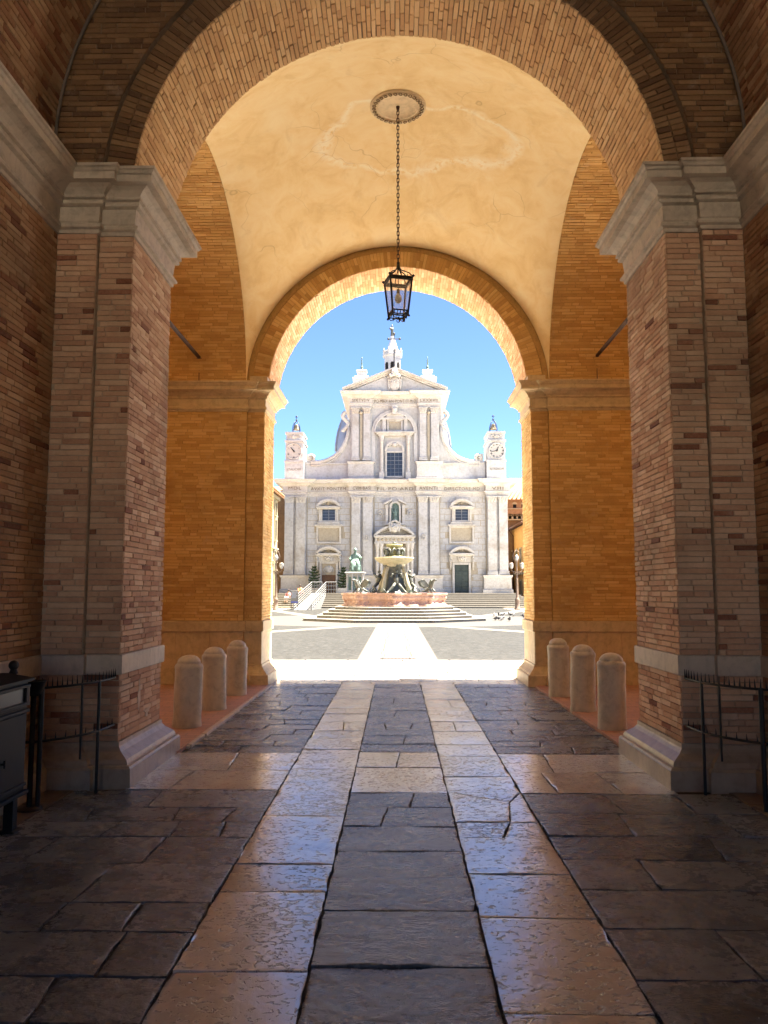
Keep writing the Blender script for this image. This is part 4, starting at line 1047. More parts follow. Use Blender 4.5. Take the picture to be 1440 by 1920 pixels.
for (a, b) in ((535, 551), (556, 573), (660, 676), (681, 698), (785, 801), (806, 822), (914, 930), (935, 951)): pilaster(a, b, 943.5, 1078, .62, 932)
for i, (a, b) in enumerate(((551, 556), (676, 681), (801, 806), (930, 935))):
    q = MB(); fbox(q, a+1, b-1, 948, 1076, .0, .18); q.build('groove_strip', M['cream'], church)
for (a, b) in G:
    q = MB(); fbox(q, a+.5, b-.5, 932, 1078, .0, .30); q.build('pilaster_backing', M['white'], church)
# the upper order
def ubreaks(py, fwd):
    pts = []
    for i, (a, b) in enumerate(((657, 697), (785, 825))):
        xa, xb = FX(a, py), FX(b, py)
        if i: pts.append((xa, YB0-.02))
        pts += [(xa, YB0-fwd), (xb, YB0-fwd)]
        if not i: pts.append((xb, YB0-.02))
    return [(pts[0][0], YB0+11)] + pts + [(pts[-1][0], YB0+11)]
for a, b in ((661, 673), (682, 694), (787, 799), (808, 820)): pilaster(a, b, 777, 865, .50, 766)
for a, b in ((658, 697), (784, 823)):
    q = MB(); fbox(q, a, b, 766, 866, .0, .24); q.build('pilaster_backing', M['white'], church)
for a, b in ((674, 681), (800, 807)):
    q = MB(); fbox(q, a+1, b-1, 779, 864, .24, .36); q.sphere((FX((a+b)/2, 778), YB0-.36, FZ(775)), .2, 10, 8); q.build('niche_strip', M['cream'], church)
for a_, b_ in ((657, 697), (785, 825)):
    q = MB(); xa_, xb_ = FX(a_, 880), FX(b_, 880)
    sweep(q, [(xa_, YB0+.1), (xa_, YB0-.42), (xb_, YB0-.42), (xb_, YB0+.1)], prof([(-.3, 900), (.28, 900), (.28, 896), (.20, 895), (.20, 871), (.28, 869.5), (.32, 867), (-.3, 865.5)])); q.build('upper_pedestal', M['white2'], church)
q = MB(); sweep(q, ubreaks(750, .42), prof([(-.3, 766), (.02, 766), (.02, 763), (.10, 762.5), (.10, 759), (.16, 758), (.06, 757.5), (.06, 748.5), (.18, 747.5), (.35, 745.5), (.5, 744.5), (.80, 743.5), (.84, 741), (.95, 739), (.95, 737.5), (-.3, 737)])); q.build('upper_entablature', M['white2'], church)
# pediment
xa, xb, xc = FX(643, 738), FX(838, 738), FX(740.5, 695)
za, zc = FZ(737.2), FZ(696)
q = MB(); q.prism([(xa+.4, za), (xb-.4, za), (xc, zc-.3)], 'y', YB0-.45, YB0+11.5); q.build('tympanum', M['white'], church)
q = MB()
for sx_, xe in ((-1, xa), (1, xb)):
    for o, th, d in ((0, .16, .62), (.16, .13, .85), (.29, .15, 1.15)):
        k = (zc-za)/abs(xe-xc)
        q.prism([(xe, za-.1+o), (xc, zc-.28+o), (xc, zc-.28+o+th), (xe, za-.1+o+th)], 'y', YB0-d, YB0+11)
q.build('raking_cornice', M['white2'], church)
def cartouche(cx, cz, w, h, y, parent=church, nm='cartouche'):
    mb = MB(); mb.sphere((cx, y, cz), 1, 16, 10, (w*.5, .22, h*.5))
    for sx_ in (-1, 1):
        mb.tube([(cx+sx_*(w*.5+.12*cos(a)), y-.08, cz+h*.33+.22*sin(a)) for a in [k*.6 for k in range(9)]], .09, 6)
        mb.tube([(cx+sx_*(w*.46+.10*sin(a*2)), y-.05, cz-h*.42+h*.75*a) for a in [k/8 for k in range(9)]], .10, 6)
        mb.tube([(cx+sx_*w*.32*k/4, y-.1, cz+h*.60-.18*(k/4)**2+.12) for k in range(5)], .11, 6)
    mb.tube([(cx-w*.2+w*.4*k/6, y-.15, cz-h*.2+.08*sin(k)) for k in range(7)], .06, 5)
    for k in range(3): mb.sphere((cx+(k-1)*w*.22, y-.2, cz+h*.12-abs(k-1)*.1), .11, 8, 6)
    return mb.build(nm, M['white2'], parent)
cartouche(FX(740, 720), FZ(722), 1.15, 1.55, YB0-.6)
q = MB(); q.sphere((FX(740, 705), YB0-1.1, FZ(704)), .38, 10, 8); 
for k in range(5): q.sphere((FX(733+k*3.5, 703), YB0-1.2, FZ(707+abs(k-2)*1.5)), .2, 8, 6)
q.build('pediment_crest', M['white2'], church)
# big blind arch with window below
acx, acz = FX(740, 812), FZ(812)
def arch_band(mb, cx, cz, r0, r1, y0, y1, n=28, a0=0, a1=pi):
    P = [(cx+r1*cos(a0+(a1-a0)*i/n), cz+r1*sin(a0+(a1-a0)*i/n)) for i in range(n+1)] + [(cx+r0*cos(a1-(a1-a0)*i/n), cz+r0*sin(a1-(a1-a0)*i/n)) for i in range(n+1)]
    k = n+1
    for i in range(n):
        quad = [P[i], P[i+1], P[2*k-2-i], P[2*k-1-i]]; mb.prism(quad, 'y', y0, y1)
k = .0533
q = MB(); arch_band(q, acx, acz, 36*k, 39*k, YB0-.40, YB0); arch_band(q, acx, acz, 39*k, 43.5*k, YB0-.30, YB0); q.build('archivolt', M['white2'], church)
q = MB(); fbox(q, 697, 704, 812, 866, 0, .26); q.build('arch_jamb', M['white'], church)
q = MB(); fbox(q, 776, 783, 812, 866, 0, .26); q.build('arch_jamb', M['white'], church)
q = MB(); q.prism([(FX(736, 775), FZ(779)), (FX(744, 775), FZ(779)), (FX(746, 762), FZ(761)), (FX(734, 762), FZ(761))], 'y', YB0-.62, YB0); q.sphere((FX(740, 770), YB0-.6, FZ(770)), .26, 10, 8); q.build('keystone', M['white2'], church)
q = MB(); fbox(q, 729, 752, 791, 807, .04, .07); q.build('panel', M['cream'], church)
def frame(mb, x0, x1, y0, y1, w, d0, d1):
    fbox(mb, x0-w, x0, y0-w, y1+w, d0, d1); fbox(mb, x1, x1+w, y0-w, y1+w, d0, d1); fbox(mb, x0, x1, y0-w, y0, d0, d1); fbox(mb, x0, x1, y1, y1+w, d0, d1)
q = MB(); frame(q, 729, 752, 791, 807, 3, .03, .22); fbox(q, 717, 724, 787, 811, .03, .3); fbox(q, 757, 764, 787, 811, .03, .3); fbox(q, 714, 767, 784, 788, .03, .38); q.build('panel_frame', M['white2'], church)
q = MB(); q.prism([(FX(722, 780), FZ(784)), (FX(759, 780), FZ(784)), (FX(752, 777), FZ(777)), (FX(740.5, 774), FZ(774.5)), (FX(729, 777), FZ(777))], 'y', YB0-.3, YB0); q.build('panel_pediment', M['white2'], church)
q = MB()
for y0, y1, x0, x1, d in ((811.5, 813.5, 704, 777, .75), (813.5, 816, 706, 775, .62), (816, 818.5, 709, 772, .5)): fbox(q, x0, x1, y0, y1, 0, d)
q.build('window_cornice', M['white2'], church)
for a, b in ((712.5, 719), (762, 768.5)):
    q = MB(); cx = FX((a+b)/2, 850); r_ = (b-a)*k/2
    q.lathe([(r_*1.35, FZ(888)), (r_*1.35, FZ(886.5)), (r_*1.1, FZ(885)), (r_*1.0, FZ(884)), (r_*.9, FZ(829)), (r_*1.05, FZ(828.5)), (r_*1.0, FZ(828)), (r_*1.5, FZ(819.5)), (r_*1.5, FZ(818.5))], (cx, YB0-.32, 0), 14); fbox(q, a-1.5, b+1.5, 887, 900, 0, .55)
    q.build('column', M['white2'], church)
def window(x0, x1, y0, y1, nx, ny, d=.03, fw=3, parent=church, big=None):
    w = MB(); fbox(w, x0, x1, y0, y1, d-.02, d); wo = w.build('window', M['window'], parent)
    fr_ = MB(); frame(fr_, x0, x1, y0, y1, fw, 0, .22); fr_.build('frame', M['white2'], wo)
    mu = MB()
    for i in range(1, nx):
        x = x0 + (x1-x0)*i/nx; e = .9 if i*2 == nx else .35; fbox(mu, x-e*.6, x+e*.6, y0, y1, d, d+.06)
    for i in range(1, ny):
        y = y0 + (y1-y0)*i/ny; e = .35 if big is None or i != big else .8; fbox(mu, x0, x1, y-e*.6, y+e*.6, d, d+.055)
    mu.build('mullion', M['white_paint'], wo); return wo
window(725.5, 754.5, 849, 893, 4, 6, big=2)
q = MB(); arch_band(q, FX(740, 846), FZ(846), 15*k, 19*k, YB0-.3, YB0, 18); cxx = FX(740, 840); q.sphere((cxx, YB0-.2, FZ(834)), .26, 10, 8)
for s_ in (-1, 1): q.tube([(cxx+s_*(.1+.45*f), YB0-.18, FZ(838)+.25*sin(3*f)) for f in [i/6 for i in range(7)]], .09, 6)
q.build('lunette_relief', M['white2'], church)
# segmental pediments, side bays
def seg_pediment(cx, hw, yb, yt, d, parent=church, nm='pediment', relief=True):
    Xc = FX(cx, yb); w = hw*k; zb_, zt_ = FZ(yb), FZ(yt); h = zt_-zb_
    r_ = (w*w + h*h)/(2*h); cz = zt_ - r_; a = math.asin(min(1, w/r_))
    mb = MB(); arch_band(mb, Xc, cz, r_-.20, r_, YB0-d, YB0, 18, pi/2-a, pi/2+a)
    arch_band(mb, Xc, cz, r_-.30, r_-.20, YB0-d*.75, YB0, 18, pi/2-a*.97, pi/2+a*.97)
    mb.box(Xc-w, Xc+w, YB0-d, YB0, zb_-.16, zb_); mb.box(Xc-w*.94, Xc+w*.94, YB0-d*.7, YB0, zb_-.28, zb_-.16)
    P = [(Xc-w*.95, zb_-.02)] + [(Xc+(r_-.1)*cos(pi/2+a-2*a*i/16), cz+(r_-.1)*sin(pi/2+a-2*a*i/16)) for i in range(17)] + [(Xc+w*.95, zb_-.02)]
    mb.prism(P, 'y', YB0-.10, YB0)
    o = mb.build(nm, M['white2'], parent)
    if relief:
        rl = MB(); rl.sphere((Xc, YB0-.16, zb_+h*.42), 1, 10, 8, (w*.18, .12, h*.28))
        for s_ in (-1, 1): rl.tube([(Xc+s_*w*(.15+.45*f), YB0-.14, zb_+h*(.32-.12*f)+.04*sin(9*f)) for f in [i/8 for i in range(9)]], .06, 5)
        rl.build('relief', M['cream'], o)
for cx, oi in ((616.5, 0), (865.5, 1)):
    window(cx-12, cx+12, 954, 976, 2, 4, fw=3.2)
    seg_pediment(cx, 23, 950, 936, .65)
    q = MB(); fbox(q, cx-18, cx-15.3, 951, 982, 0, .32); fbox(q, cx+15.3, cx+18, 951, 982, 0, .32); fbox(q, cx-21, cx+21, 979.5, 983, 0, .42); q.build('window_surround', M['white2'], church)
    q = MB(); fbox(q, cx-20, cx+20, 990, 1016, .0, .03); q.build('panel', M['cream'], church)
    q = MB(); frame(q, cx-20, cx+20, 990, 1016, 3.2, 0, .20); fbox(q, cx-26, cx+26, 983.8, 986.5, 0, .50); q.build('panel_frame', M['white2'], church)
    seg_pediment(cx, 24, 1038, 1025, .85)
    q = MB(); fbox(q, cx-19, cx+19, 1041, 1054, 0, .30); q.build('door_frieze', M['white2'], church)
    cartouche(FX(cx, 1047), FZ(1047.5), .5, .55, YB0-.38, nm='door_cartouche')
    for s_ in (-1, 1):
        q = MB(); xx = FX(cx+s_*21, 1050); q.tube([(xx, YB0-.45-.16*cos(a), FZ(1048)+.22*sin(a)) for a in [i*.55 for i in range(10)]], .12, 6); q.tube([(xx, YB0-.35, FZ(1052)), (xx, YB0-.25, FZ(1060)), (xx, YB0-.12, FZ(1068))], .11, 6); q.build('console', M['white2'], church)
    q = MB(); frame(q, cx-13.3, cx+13.3, 1059 if oi else 1057, 1113, 4, 0, .28); q.build('door_frame', M['white2'], church)
    if oi == 0:
        q = MB(); fbox(q, cx-13, cx+13, 1057, 1077.5, .0, .08); dp = q.build('door_relief', M['cream'], church)
        q = MB(); q.sphere((FX(cx, 1067), YB0-.1, FZ(1067)), 1, 12, 8, (.42, .12, .36)); q.sphere((FX(cx, 1067), YB0-.18, FZ(1064)), .1, 8, 6)
        for s_ in (-1, 1): q.tube([(FX(cx, 1067)+s_*(.35+.15*sin(a*4)), YB0-.12, FZ(1073)+.6*a) for a in [i/7 for i in range(8)]], .05, 5)
        q.build('carving', M['white2'], dp)
        d_ = MB(); fbox(d_, cx-13, cx+13, 1078, 1112, .0, .06); do = d_.build('door', M['wood'], church)
        for s_ in (-1, 1):
            for ya_, yb_ in ((1080, 1094), (1096, 1110)):
                q = MB(); fbox(q, cx+s_*6.3-4.8, cx+s_*6.3+4.8, ya_, yb_, .06, .10, bev=.02); q.build('panel', M['wood'], do)
    else:
        d_ = MB(); fbox(d_, cx-13, cx+13, 1059, 1112, .0, .06); do = d_.build('door', M['darkdoor'], church)
        for s_ in (-1, 1):
            for i in range(5):
                q = MB(); fbox(q, cx+s_*6.3-4.8, cx+s_*6.3+4.8, 1061+i*10.2, 1069.5+i*10.2, .06, .11, bev=.02); q.build('panel', M['darkdoor'], do)
# central portal
q = MB(); fbox(q, 723, 757, 1032, 1112, .0, .02); q.build('portal_opening', M['void'], church)
d_ = MB(); fbox(d_, 724, 739.5, 1045, 1112, .02, .10); d_.build('door', M['bronze'], church)
q = MB(); frame(q, 723, 757, 1030, 1113, 4, 0, .4); q.build('portal_frame', M['white2'], church)
for a in (711.5, 768.5):
    for da in (-3.6, 3.6):
        q = MB(); r_ = 3.0*k; q.lathe([(r_*1.4, FZ(1112)), (r_*1.4, FZ(1109)), (r_*1.1, FZ(1107)), (r_, FZ(1106)), (r_*.88, FZ(1031)), (r_*1.0, FZ(1030)), (r_*1.5, FZ(1022)), (r_*1.5, FZ(1020))], (FX(a+da, 1060), YB0-.75, 0), 14); q.build('column', M['white2'], church)
q = MB()
for y0, y1, e, d in ((1017, 1020, 2, 1.0), (1009, 1017, 0, .95), (1006.5, 1009, 2, 1.15)): fbox(q, 704-e, 776+e, y0, y1, 0, d)
q.build('portal_entablature', M['white2'], church)
q = MB()
for i in range(9): q.sphere((FX(710+i*7.5, 1013), YB0-.97, FZ(1013)), 1, 8, 6, (.16, .08, .14))
setp(q.build('frieze_rosettes', M['cream'], church), kind='stuff')
seg_pediment(740, 38.5, 1005, 986, 1.2, relief=False, nm='portal_pediment')
cartouche(FX(740, 992), FZ(991), .85, .95, YB0-1.25, nm='coat_of_arms')
# niche with bronze figure
q = MB(); fbox(q, 733.5, 748.5, 951, 981, .0, .02); arch_band(q, FX(741, 951), FZ(951), 0.01, 7.5*k, YB0-.02, YB0, 12); q.build('niche', M['bronze'], church)
q = MB(); arch_band(q, FX(741, 951), FZ(951), 7.5*k, 10.5*k, YB0-.3, YB0, 14); fbox(q, 730.5, 733.5, 951, 983, 0, .3); fbox(q, 748.5, 751.5, 951, 983, 0, .3); q.build('niche_frame', M['white2'], church)
q = MB(); fbox(q, 723, 728, 947, 984, 0, .3); fbox(q, 754, 759, 947, 984, 0, .3); fbox(q, 721, 761, 981, 984.5, 0, .45); 
for s_ in (-1, 1):
    q.prism([(FX(741+s_*21, 947), FZ(947)), (FX(741+s_*21, 947), FZ(944)), (FX(741+s_*6, 937), FZ(936)), (FX(741+s_*6, 937), FZ(939.5))][::s_], 'y', YB0-.6, YB0)
q.build('niche_aedicule', M['white2'], church)
q = MB(); mx = FX(741, 965); q.lathe([(.22, FZ(980)), (.24, FZ(977)), (.17, FZ(970)), (.19, FZ(964)), (.20, FZ(960)), (.10, FZ(957.5)), (.07, FZ(956.8)), (.10, FZ(955)), (.09, FZ(952.5)), (.01, FZ(951.5))], (mx, YB0-.16, 0), 14, sy=.7); q.sphere((mx-.16, YB0-.3, FZ(962)), .09, 8, 6); q.build('niche_figure', M['bronze'], church)
for px, py, r_ in ((713, 962, 5.2), (769, 962, 5.2), (687, 1009, 4), (794, 1007, 4)):
    q = MB(); c0 = (FX(px, py), YB0-(.03 if r_ > 5 else .66), FZ(py)); q.tube([(c0[0]+r_*k*.95*cos(a), c0[1]-.03, c0[2]+r_*k*1.15*sin(a)) for a in [2*pi*i/20 for i in range(20)]], .045, 6, closed=True); q.sphere((c0[0], c0[1], c0[2]), 1, 10, 8, (.09, .10, .13)); q.build('medallion', M['white2'], church)
# attic with volutes, clock turrets
for s_ in (-1, 1):
    def mx_(px): return px if s_ < 0 else 1481-px
    P = [(571, 904), (571, 864), (583, 867.5), (600, 867), (613, 863.5), (626, 857), (636, 848), (644, 837), (650, 825), (653, 815), (656, 800), (656, 904)]
    q = MB(); poly = [(FX(mx_(a), b), FZ(b)) for a, b in P]; q.prism(poly if s_ < 0 else poly[::-1], 'y', YB0, YB0+1.2); q.build('attic_wall', M['white'], church)
    ln = [(583, 866.5), (600, 866), (613, 862.5), (626, 856), (636, 847), (644, 836), (650, 824), (653, 814), (654, 800)]
    q = MB(); q.tube([(FX(mx_(a), b), YB0-.02, FZ(b)) for a, b in ln], .20, 8); q.tube([(FX(mx_(a), b), YB0-.05, FZ(b+6)) for a, b in ln[:-1]], .10, 6); q.build('volute', M['white2'], church)
    q = MB(); sc0 = (FX(mx_(582), 858), YB0-.05, FZ(858)); q.tube([(sc0[0]-s_*(-1)*0+(.50-.045*i)*cos(-pi/2+s_*(-1)*i*.6)*1, sc0[1]-.02*i/4, sc0[2]+(.50-.045*i)*sin(-pi/2+s_*(-1)*i*.6)) for i in range(11)], .13, 8); q.sphere(sc0, .16, 10, 8); q.box(sc0[0]-.38, sc0[0]+.38, YB0+.05, YB0+.9, sc0[2]-.45, sc0[2]+.38); q.build('scroll', M['white2'], church)
    q = MB(); sx0 = FX(mx_(648), 790); q.tube([(sx0+s_*(.30*sin(a*.9)), YB0-.05, FZ(772)-.24*a) for a in [i*.45 for i in range(20)]], .20, 8); q.build('side_console', M['white2'], church)
    q = MB(); fbox(q, *sorted((mx_(573), mx_(655))), 868, 870.5, 0, .16); q.build('attic_moulding', M['white2'], church)
    # turret
    tc = 553 if s_ < 0 else 929.5
    q = MB(); fbox(q, tc-18, tc+18, 866, 901, -3.0, .55); fbox(q, tc-16.5, tc+16.5, 829, 866, -2.8, .45); fbox(q, tc-18.5, tc+18.5, 864.5, 868, -3.0, .66); fbox(q, tc-15.5, tc+15.5, 814, 829, -2.7, .40); fbox(q, tc-18, tc+18, 826.5, 829.5, -3.0, .62); fbox(q, tc-17, tc+17, 811, 814.5, -2.9, .55)
    q.build('turret', M['white'], church)
    q = MB(); q.sphere((FX(tc, 820), YB0-.42, FZ(820)), 1, 10, 8, (.28, .1, .22)); 
    for i in (-1, 1): q.tube([(FX(tc, 820)+i*(.3+.25*f), YB0-.44, FZ(819)+.1*sin(5*f)) for f in [j/5 for j in range(6)]], .06, 5)
    q.build('turret_relief', M['white2'], church)
    cc = (FX(552 if s_ < 0 else 930.5, 847), FZ(847)); r_ = 14.6*k
    q = MB(); q.lathe([(.001, .02), (r_, .02), (r_, 0)], n=36, smooth=False, cap=False); q.v = [(cc[0]+a, YB0-.47-c, cc[1]+b) for a, b, c in q.v]; co_ = q.build('clock_face', plain_mat('clock_dial', (.44, .41, .36), .5, .05, 3, 0), church)
    q = MB(); q.tube([(cc[0]+r_*cos(a), YB0-.50, cc[1]+r_*sin(a)) for a in [2*pi*i/36 for i in range(36)]], .07, 6, closed=True); q.build('rim', M['white2'], co_)
    q = MB()
    NU = ('XII', 'I', 'II', 'III', 'IIII', 'V', 'VI', 'VII', 'VIII', 'IX', 'X', 'XI')
    for i in range(12 if s_ > 0 else 6):
        a = pi/2 - 2*pi*i/(12 if s_ > 0 else 6); dx, dz = cos(a), sin(a)
        m_ = len(NU[i if s_ > 0 else (i or 6)])
        for j in range(min(3, m_)):
            o = (j-(min(3, m_)-1)/2)*.055
            q.bar((cc[0]+dx*r_*.70-dz*o, YB0-.495, cc[1]+dz*r_*.70+dx*o), (cc[0]+dx*r_*.90-dz*o, YB0-.495, cc[1]+dz*r_*.90+dx*o), .020, 4)
    setp(q.build('numerals', M['iron'], co_), kind='stuff')
    def hand(a, L_, w):
        d = MB(); dx, dz = sin(a), cos(a); d.bar((cc[0]-dx*.1, YB0-.53, cc[1]-dz*.1), (cc[0]+dx*L_, YB0-.53, cc[1]+dz*L_), w, 5, w*.4); d.build('hand', M['iron'], co_)
    if s_ > 0: hand(2*pi*(.715/12), r_*.55, .055); hand(2*pi*.715, r_*.8, .04)
    else: hand(radians(-38), r_*.62, .075); hand(radians(142), r_*.22, .06)
    # bell in its iron frame with a vane
    bx = FX(553 if s_ < 0 else 927.5, 800); by = YB0+1.2
    def bz(py): return atY(740, py, by).z
    q = MB()
    for i in range(4):
        a = pi/4+i*pi/2; q.tube([(bx+rr*cos(a), by+rr*sin(a), bz(p)) for rr, p in ((.52, 812), (.50, 805), (.44, 799), (.30, 793), (.06, 789.5))], .035, 6)
    q.bar((bx, by, bz(790)), (bx, by, bz(779)), .03, 6); q.sphere((bx, by, bz(787)), .10, 8, 6)
    q.tube([(bx+.22*f-.1, by, bz(782)+.12*sin(3*f)) for f in [i/6 for i in range(7)]], .05, 5); q.build('bell_frame', M['iron'], church)
    q = MB(); zb_ = bz(806); q.lathe([(.36, 0), (.33, .08), (.25, .22), (.21, .42), (.17, .55), (.06, .60), (.001, .61)], (bx, by, zb_), 18, cap=False); q.build('bell', plain_mat('bell_bronze', (.20, .16, .10), .4, .2, 6, 0, metallic=.7), church)
    # corner pinnacle behind the pediment
    pc = 678.5 if s_ < 0 else 801.5; py_ = YB0+3.0
    def PXx(px, py): return atY(px, py, py_).x
    def PZz(py): return atY(740, py, py_).z
    q = MB()
    for w, y0, y1 in ((15, 714, 745), (17, 711, 714.5), (13, 707, 711), (8.5, 697, 707), (10, 695.5, 697.5)):
        q.box(PXx(pc-w, 705), PXx(pc+w, 705), py_-w*k, py_+w*k, PZz(y1), PZz(y0), bev=.05)
    q.build('pinnacle', M['white'], church)
    q = MB(); q.lathe([(.26, PZz(696)), (.20, PZz(693)), (.10, PZz(691.5)), (.17, PZz(689.5)), (.12, PZz(687)), (.05, PZz(685)), (.12, PZz(682)), (.05, PZz(678)), (.10, PZz(676)), (.03, PZz(673)), (.09, PZz(671)), (.01, PZz(669))], (PXx(pc, 680), py_, 0), 12); q.build('pinnacle_finial', M['bronze'], church)
blocks(uw, 700, 781, 819, 899, .024, 205, [(709, 772, 819, 899)]); 
# iron cross on the pediment
q = MB(); cxp = FX(739, 650); yy_ = YB0-.6
q.bar((cxp, yy_, FZ(697)), (cxp, yy_, FZ(629)), .055, 6); q.bar((FX(728.5, 639), yy_, FZ(639)), (FX(749.5, 639), yy_, FZ(639)), .055, 6)
for a, b in ((728.5, 639), (749.5, 639), (739, 629.5)): q.sphere((FX(a, b), yy_, FZ(b)), .13, 8, 6)
q.build('iron_cross', M['iron'], church)
# nave roof, aisle roofs, dome with lantern and figure
q = MB(); q.prism([(FX(600, 880), FZ(905)), (FX(881, 880), FZ(905)), (FX(850, 850), FZ(862)), (FX(630, 850), FZ(862))], 'y', YB0+1.5, YB0+30); q.build('aisle_roof', M['lead'], church)
DY = 108.0
def dz_(py): return atY(740, py, DY).z
dcx = atY(737, 800, DY).x; ra = 108*DY/1506
q = MB(); pr = []
for i in range(17):
    a = pi/2*i/16; pr.append((max(.9, ra*cos(a)), dz_(850) + (dz_(722)-dz_(850))*sin(a)))
q.lathe([(ra, 4)] + pr, (dcx, DY, 0), 48); dm = q.build('dome', M['lead'], church)
for i in range(16):
    a = 2*pi*i/16+.2; r_ = MB(); r_.tube([(dcx+(p+.05)*cos(a), DY+(p+.05)*sin(a), z) for p, z in pr], .22, 6); r_.build('rib', M['lead'], dm)
lx = atY(736, 680, DY).x; kd = DY/1506
lt = MB(); lt.lathe([(19*kd, dz_(726)), (19*kd, dz_(698)), (16.5*kd, dz_(697)), (16.5*kd, dz_(671)), (20*kd, dz_(669)), (20*kd, dz_(666)), (17*kd, dz_(665)), (17*kd, dz_(660)), (15*kd, dz_(659))], (lx, DY, 0), 8, smooth=False, ph=pi/8); lto = lt.build('dome_lantern', M['white'], church)
for i in range(8):
    a = 2*pi*i/8
    w = MB(); u = Vector((cos(a), sin(a), 0)); v = Vector((-sin(a), cos(a), 0)); c0 = Vector((lx, DY, 0)) + u*(16.5*kd*cos(pi/8)+.02)
    P = [c0 - v*.28 + Vector((0, 0, dz_(695))), c0 + v*.28 + Vector((0, 0, dz_(695))), c0 + v*.28 + Vector((0, 0, dz_(685))), c0 + v*.15 + Vector((0, 0, dz_(682))), c0 - v*.15 + Vector((0, 0, dz_(682))), c0 - v*.28 + Vector((0, 0, dz_(685)))]
    w.add(P, [(0, 1, 2, 3, 4, 5)]); w.build('window', M['void'], lto)
    b_ = MB(); e = Vector((lx, DY, 0)) + Vector((cos(a+pi/8), sin(a+pi/8), 0))*17.5*kd; b_.lathe([(.16, dz_(668)), (.12, dz_(662)), (.18, dz_(660)), (.05, dz_(656)), (.01, dz_(654))], (e.x, e.y, 0), 8); b_.build('baluster', M['white2'], lto)
cn = MB(); cn.lathe([(13*kd, dz_(662)), (10.5*kd, dz_(655)), (7*kd, dz_(645)), (4.8*kd, dz_(637)), (4.2*kd, dz_(633)), (4.2*kd, dz_(631))], (lx, DY, 0), 16); cn.build('lantern_roof', plain_mat('bright_lead', (.50, .50, .51), .5, .1, 3, .003), church)
fg = MB(); fg.lathe([(3.4*kd, dz_(633)), (3.2*kd, dz_(628)), (2.6*kd, dz_(622)), (3.3*kd, dz_(618)), (2.6*kd, dz_(615)), (1.0*kd, dz_(613.8)), (1.7*kd, dz_(612)), (1.6*kd, dz_(610)), (.1*kd, dz_(608.5))], (lx-.05, DY, 0), 12)
fg.sphere((lx-.28, DY-.2, dz_(617)), .17, 8, 6); fg.tube([(lx-.05-.2*f, DY-.15, dz_(618-3*f)) for f in (0, .5, 1)], .1, 6); fg.build('roof_figure', M['darkbronze'], church)
# lettering
M['letters'] = plain_mat('carved_letters', (.16, .125, .08), .8, .1, 5, 0)
def text(s, px, py, hpx, d, parent=church, wpx=None, name='inscription', m=None, Y=None):
    c = bpy.data.curves.new(name, 'FONT'); c.body = s; c.align_x = 'CENTER'; c.align_y = 'CENTER'; c.extrude = .01; c.space_character = 1.15
    yy = (Y or YB0); p = atY(px, py, yy); c.size = hpx*yy/1506*1.38; c.resolution_u = 3
    f = bpy.data.objects.new(name, c); COL.objects.link(f); bpy.context.view_layer.update()
    me = bpy.data.meshes.new_from_object(f); w = max(v.co.x for v in me.vertices) - min(v.co.x for v in me.vertices)
    bpy.data.objects.remove(f); k_ = wpx*yy/1506/w if wpx else 1
    me.transform(Matrix.Translation((p.x, yy-d, p.z)) @ Matrix.Rotation(pi/2, 4, 'X') @ Matrix.Diagonal((k_, 1, 1, 1)))
    me.materials.clear(); me.materials.append(m or M['letters'])
    o = bpy.data.objects.new(name, me); COL.objects.link(o); pinv(o, parent); return o
text('SIXTVS·V', 677, 753, 6, .51, wpx=33); text('PO·MAX·AN·PONT·III·M·D', 741, 753, 6, .11, wpx=79); text('LXXXVII', 804, 753, 6, .51, wpx=33)
for s_, px, py, w, d in (('MDL', 554, 917, 24, .60), ('AVXIT·PONTEM', 616, 917, 66, .09), ('CVM·BASI', 679, 917, 34, .60), ('FIL·PO·ARD', 741, 917, 68, .09), ('AVENTI', 803, 917, 34, .60), ('DIRECTORE·MD', 866, 917, 66, .09), ('VIII', 932, 917, 22, .60)): text(s_, px, py, 6, d, wpx=w)
text('ITALICVM', 553, 882, 4.5, .56, wpx=25); text('ASTRONOM', 930, 881, 4.5, .56, wpx=26)

# ------------------------------------------------------------------ steps in front of the church
M['step'] = stone_mat('worn_step_stone', (.20, .18, .145), dirt=(.12, .10, .075), dk=.4, rough=.7, streak=False)
st = thing('church_steps', 'broad flight of pale stone steps in front of the white church', 'steps', (0, 75, 0))
NS = 8
for i in range(NS):
    z1 = Zg*(i+1)/NS-.004; y0 = 73.2+i*.55; q = MB(); e = (NS-1-i)*.42
    q.box(-11.6-e*.5, 11.3+e, y0, 86, z1-Zg/NS-.02, z1-.035, bev=.01); q.box(-11.62-e*.5, 11.32+e, y0-.04, 86, z1-.034, z1, bev=.012); q.build('step', M['step'], st)
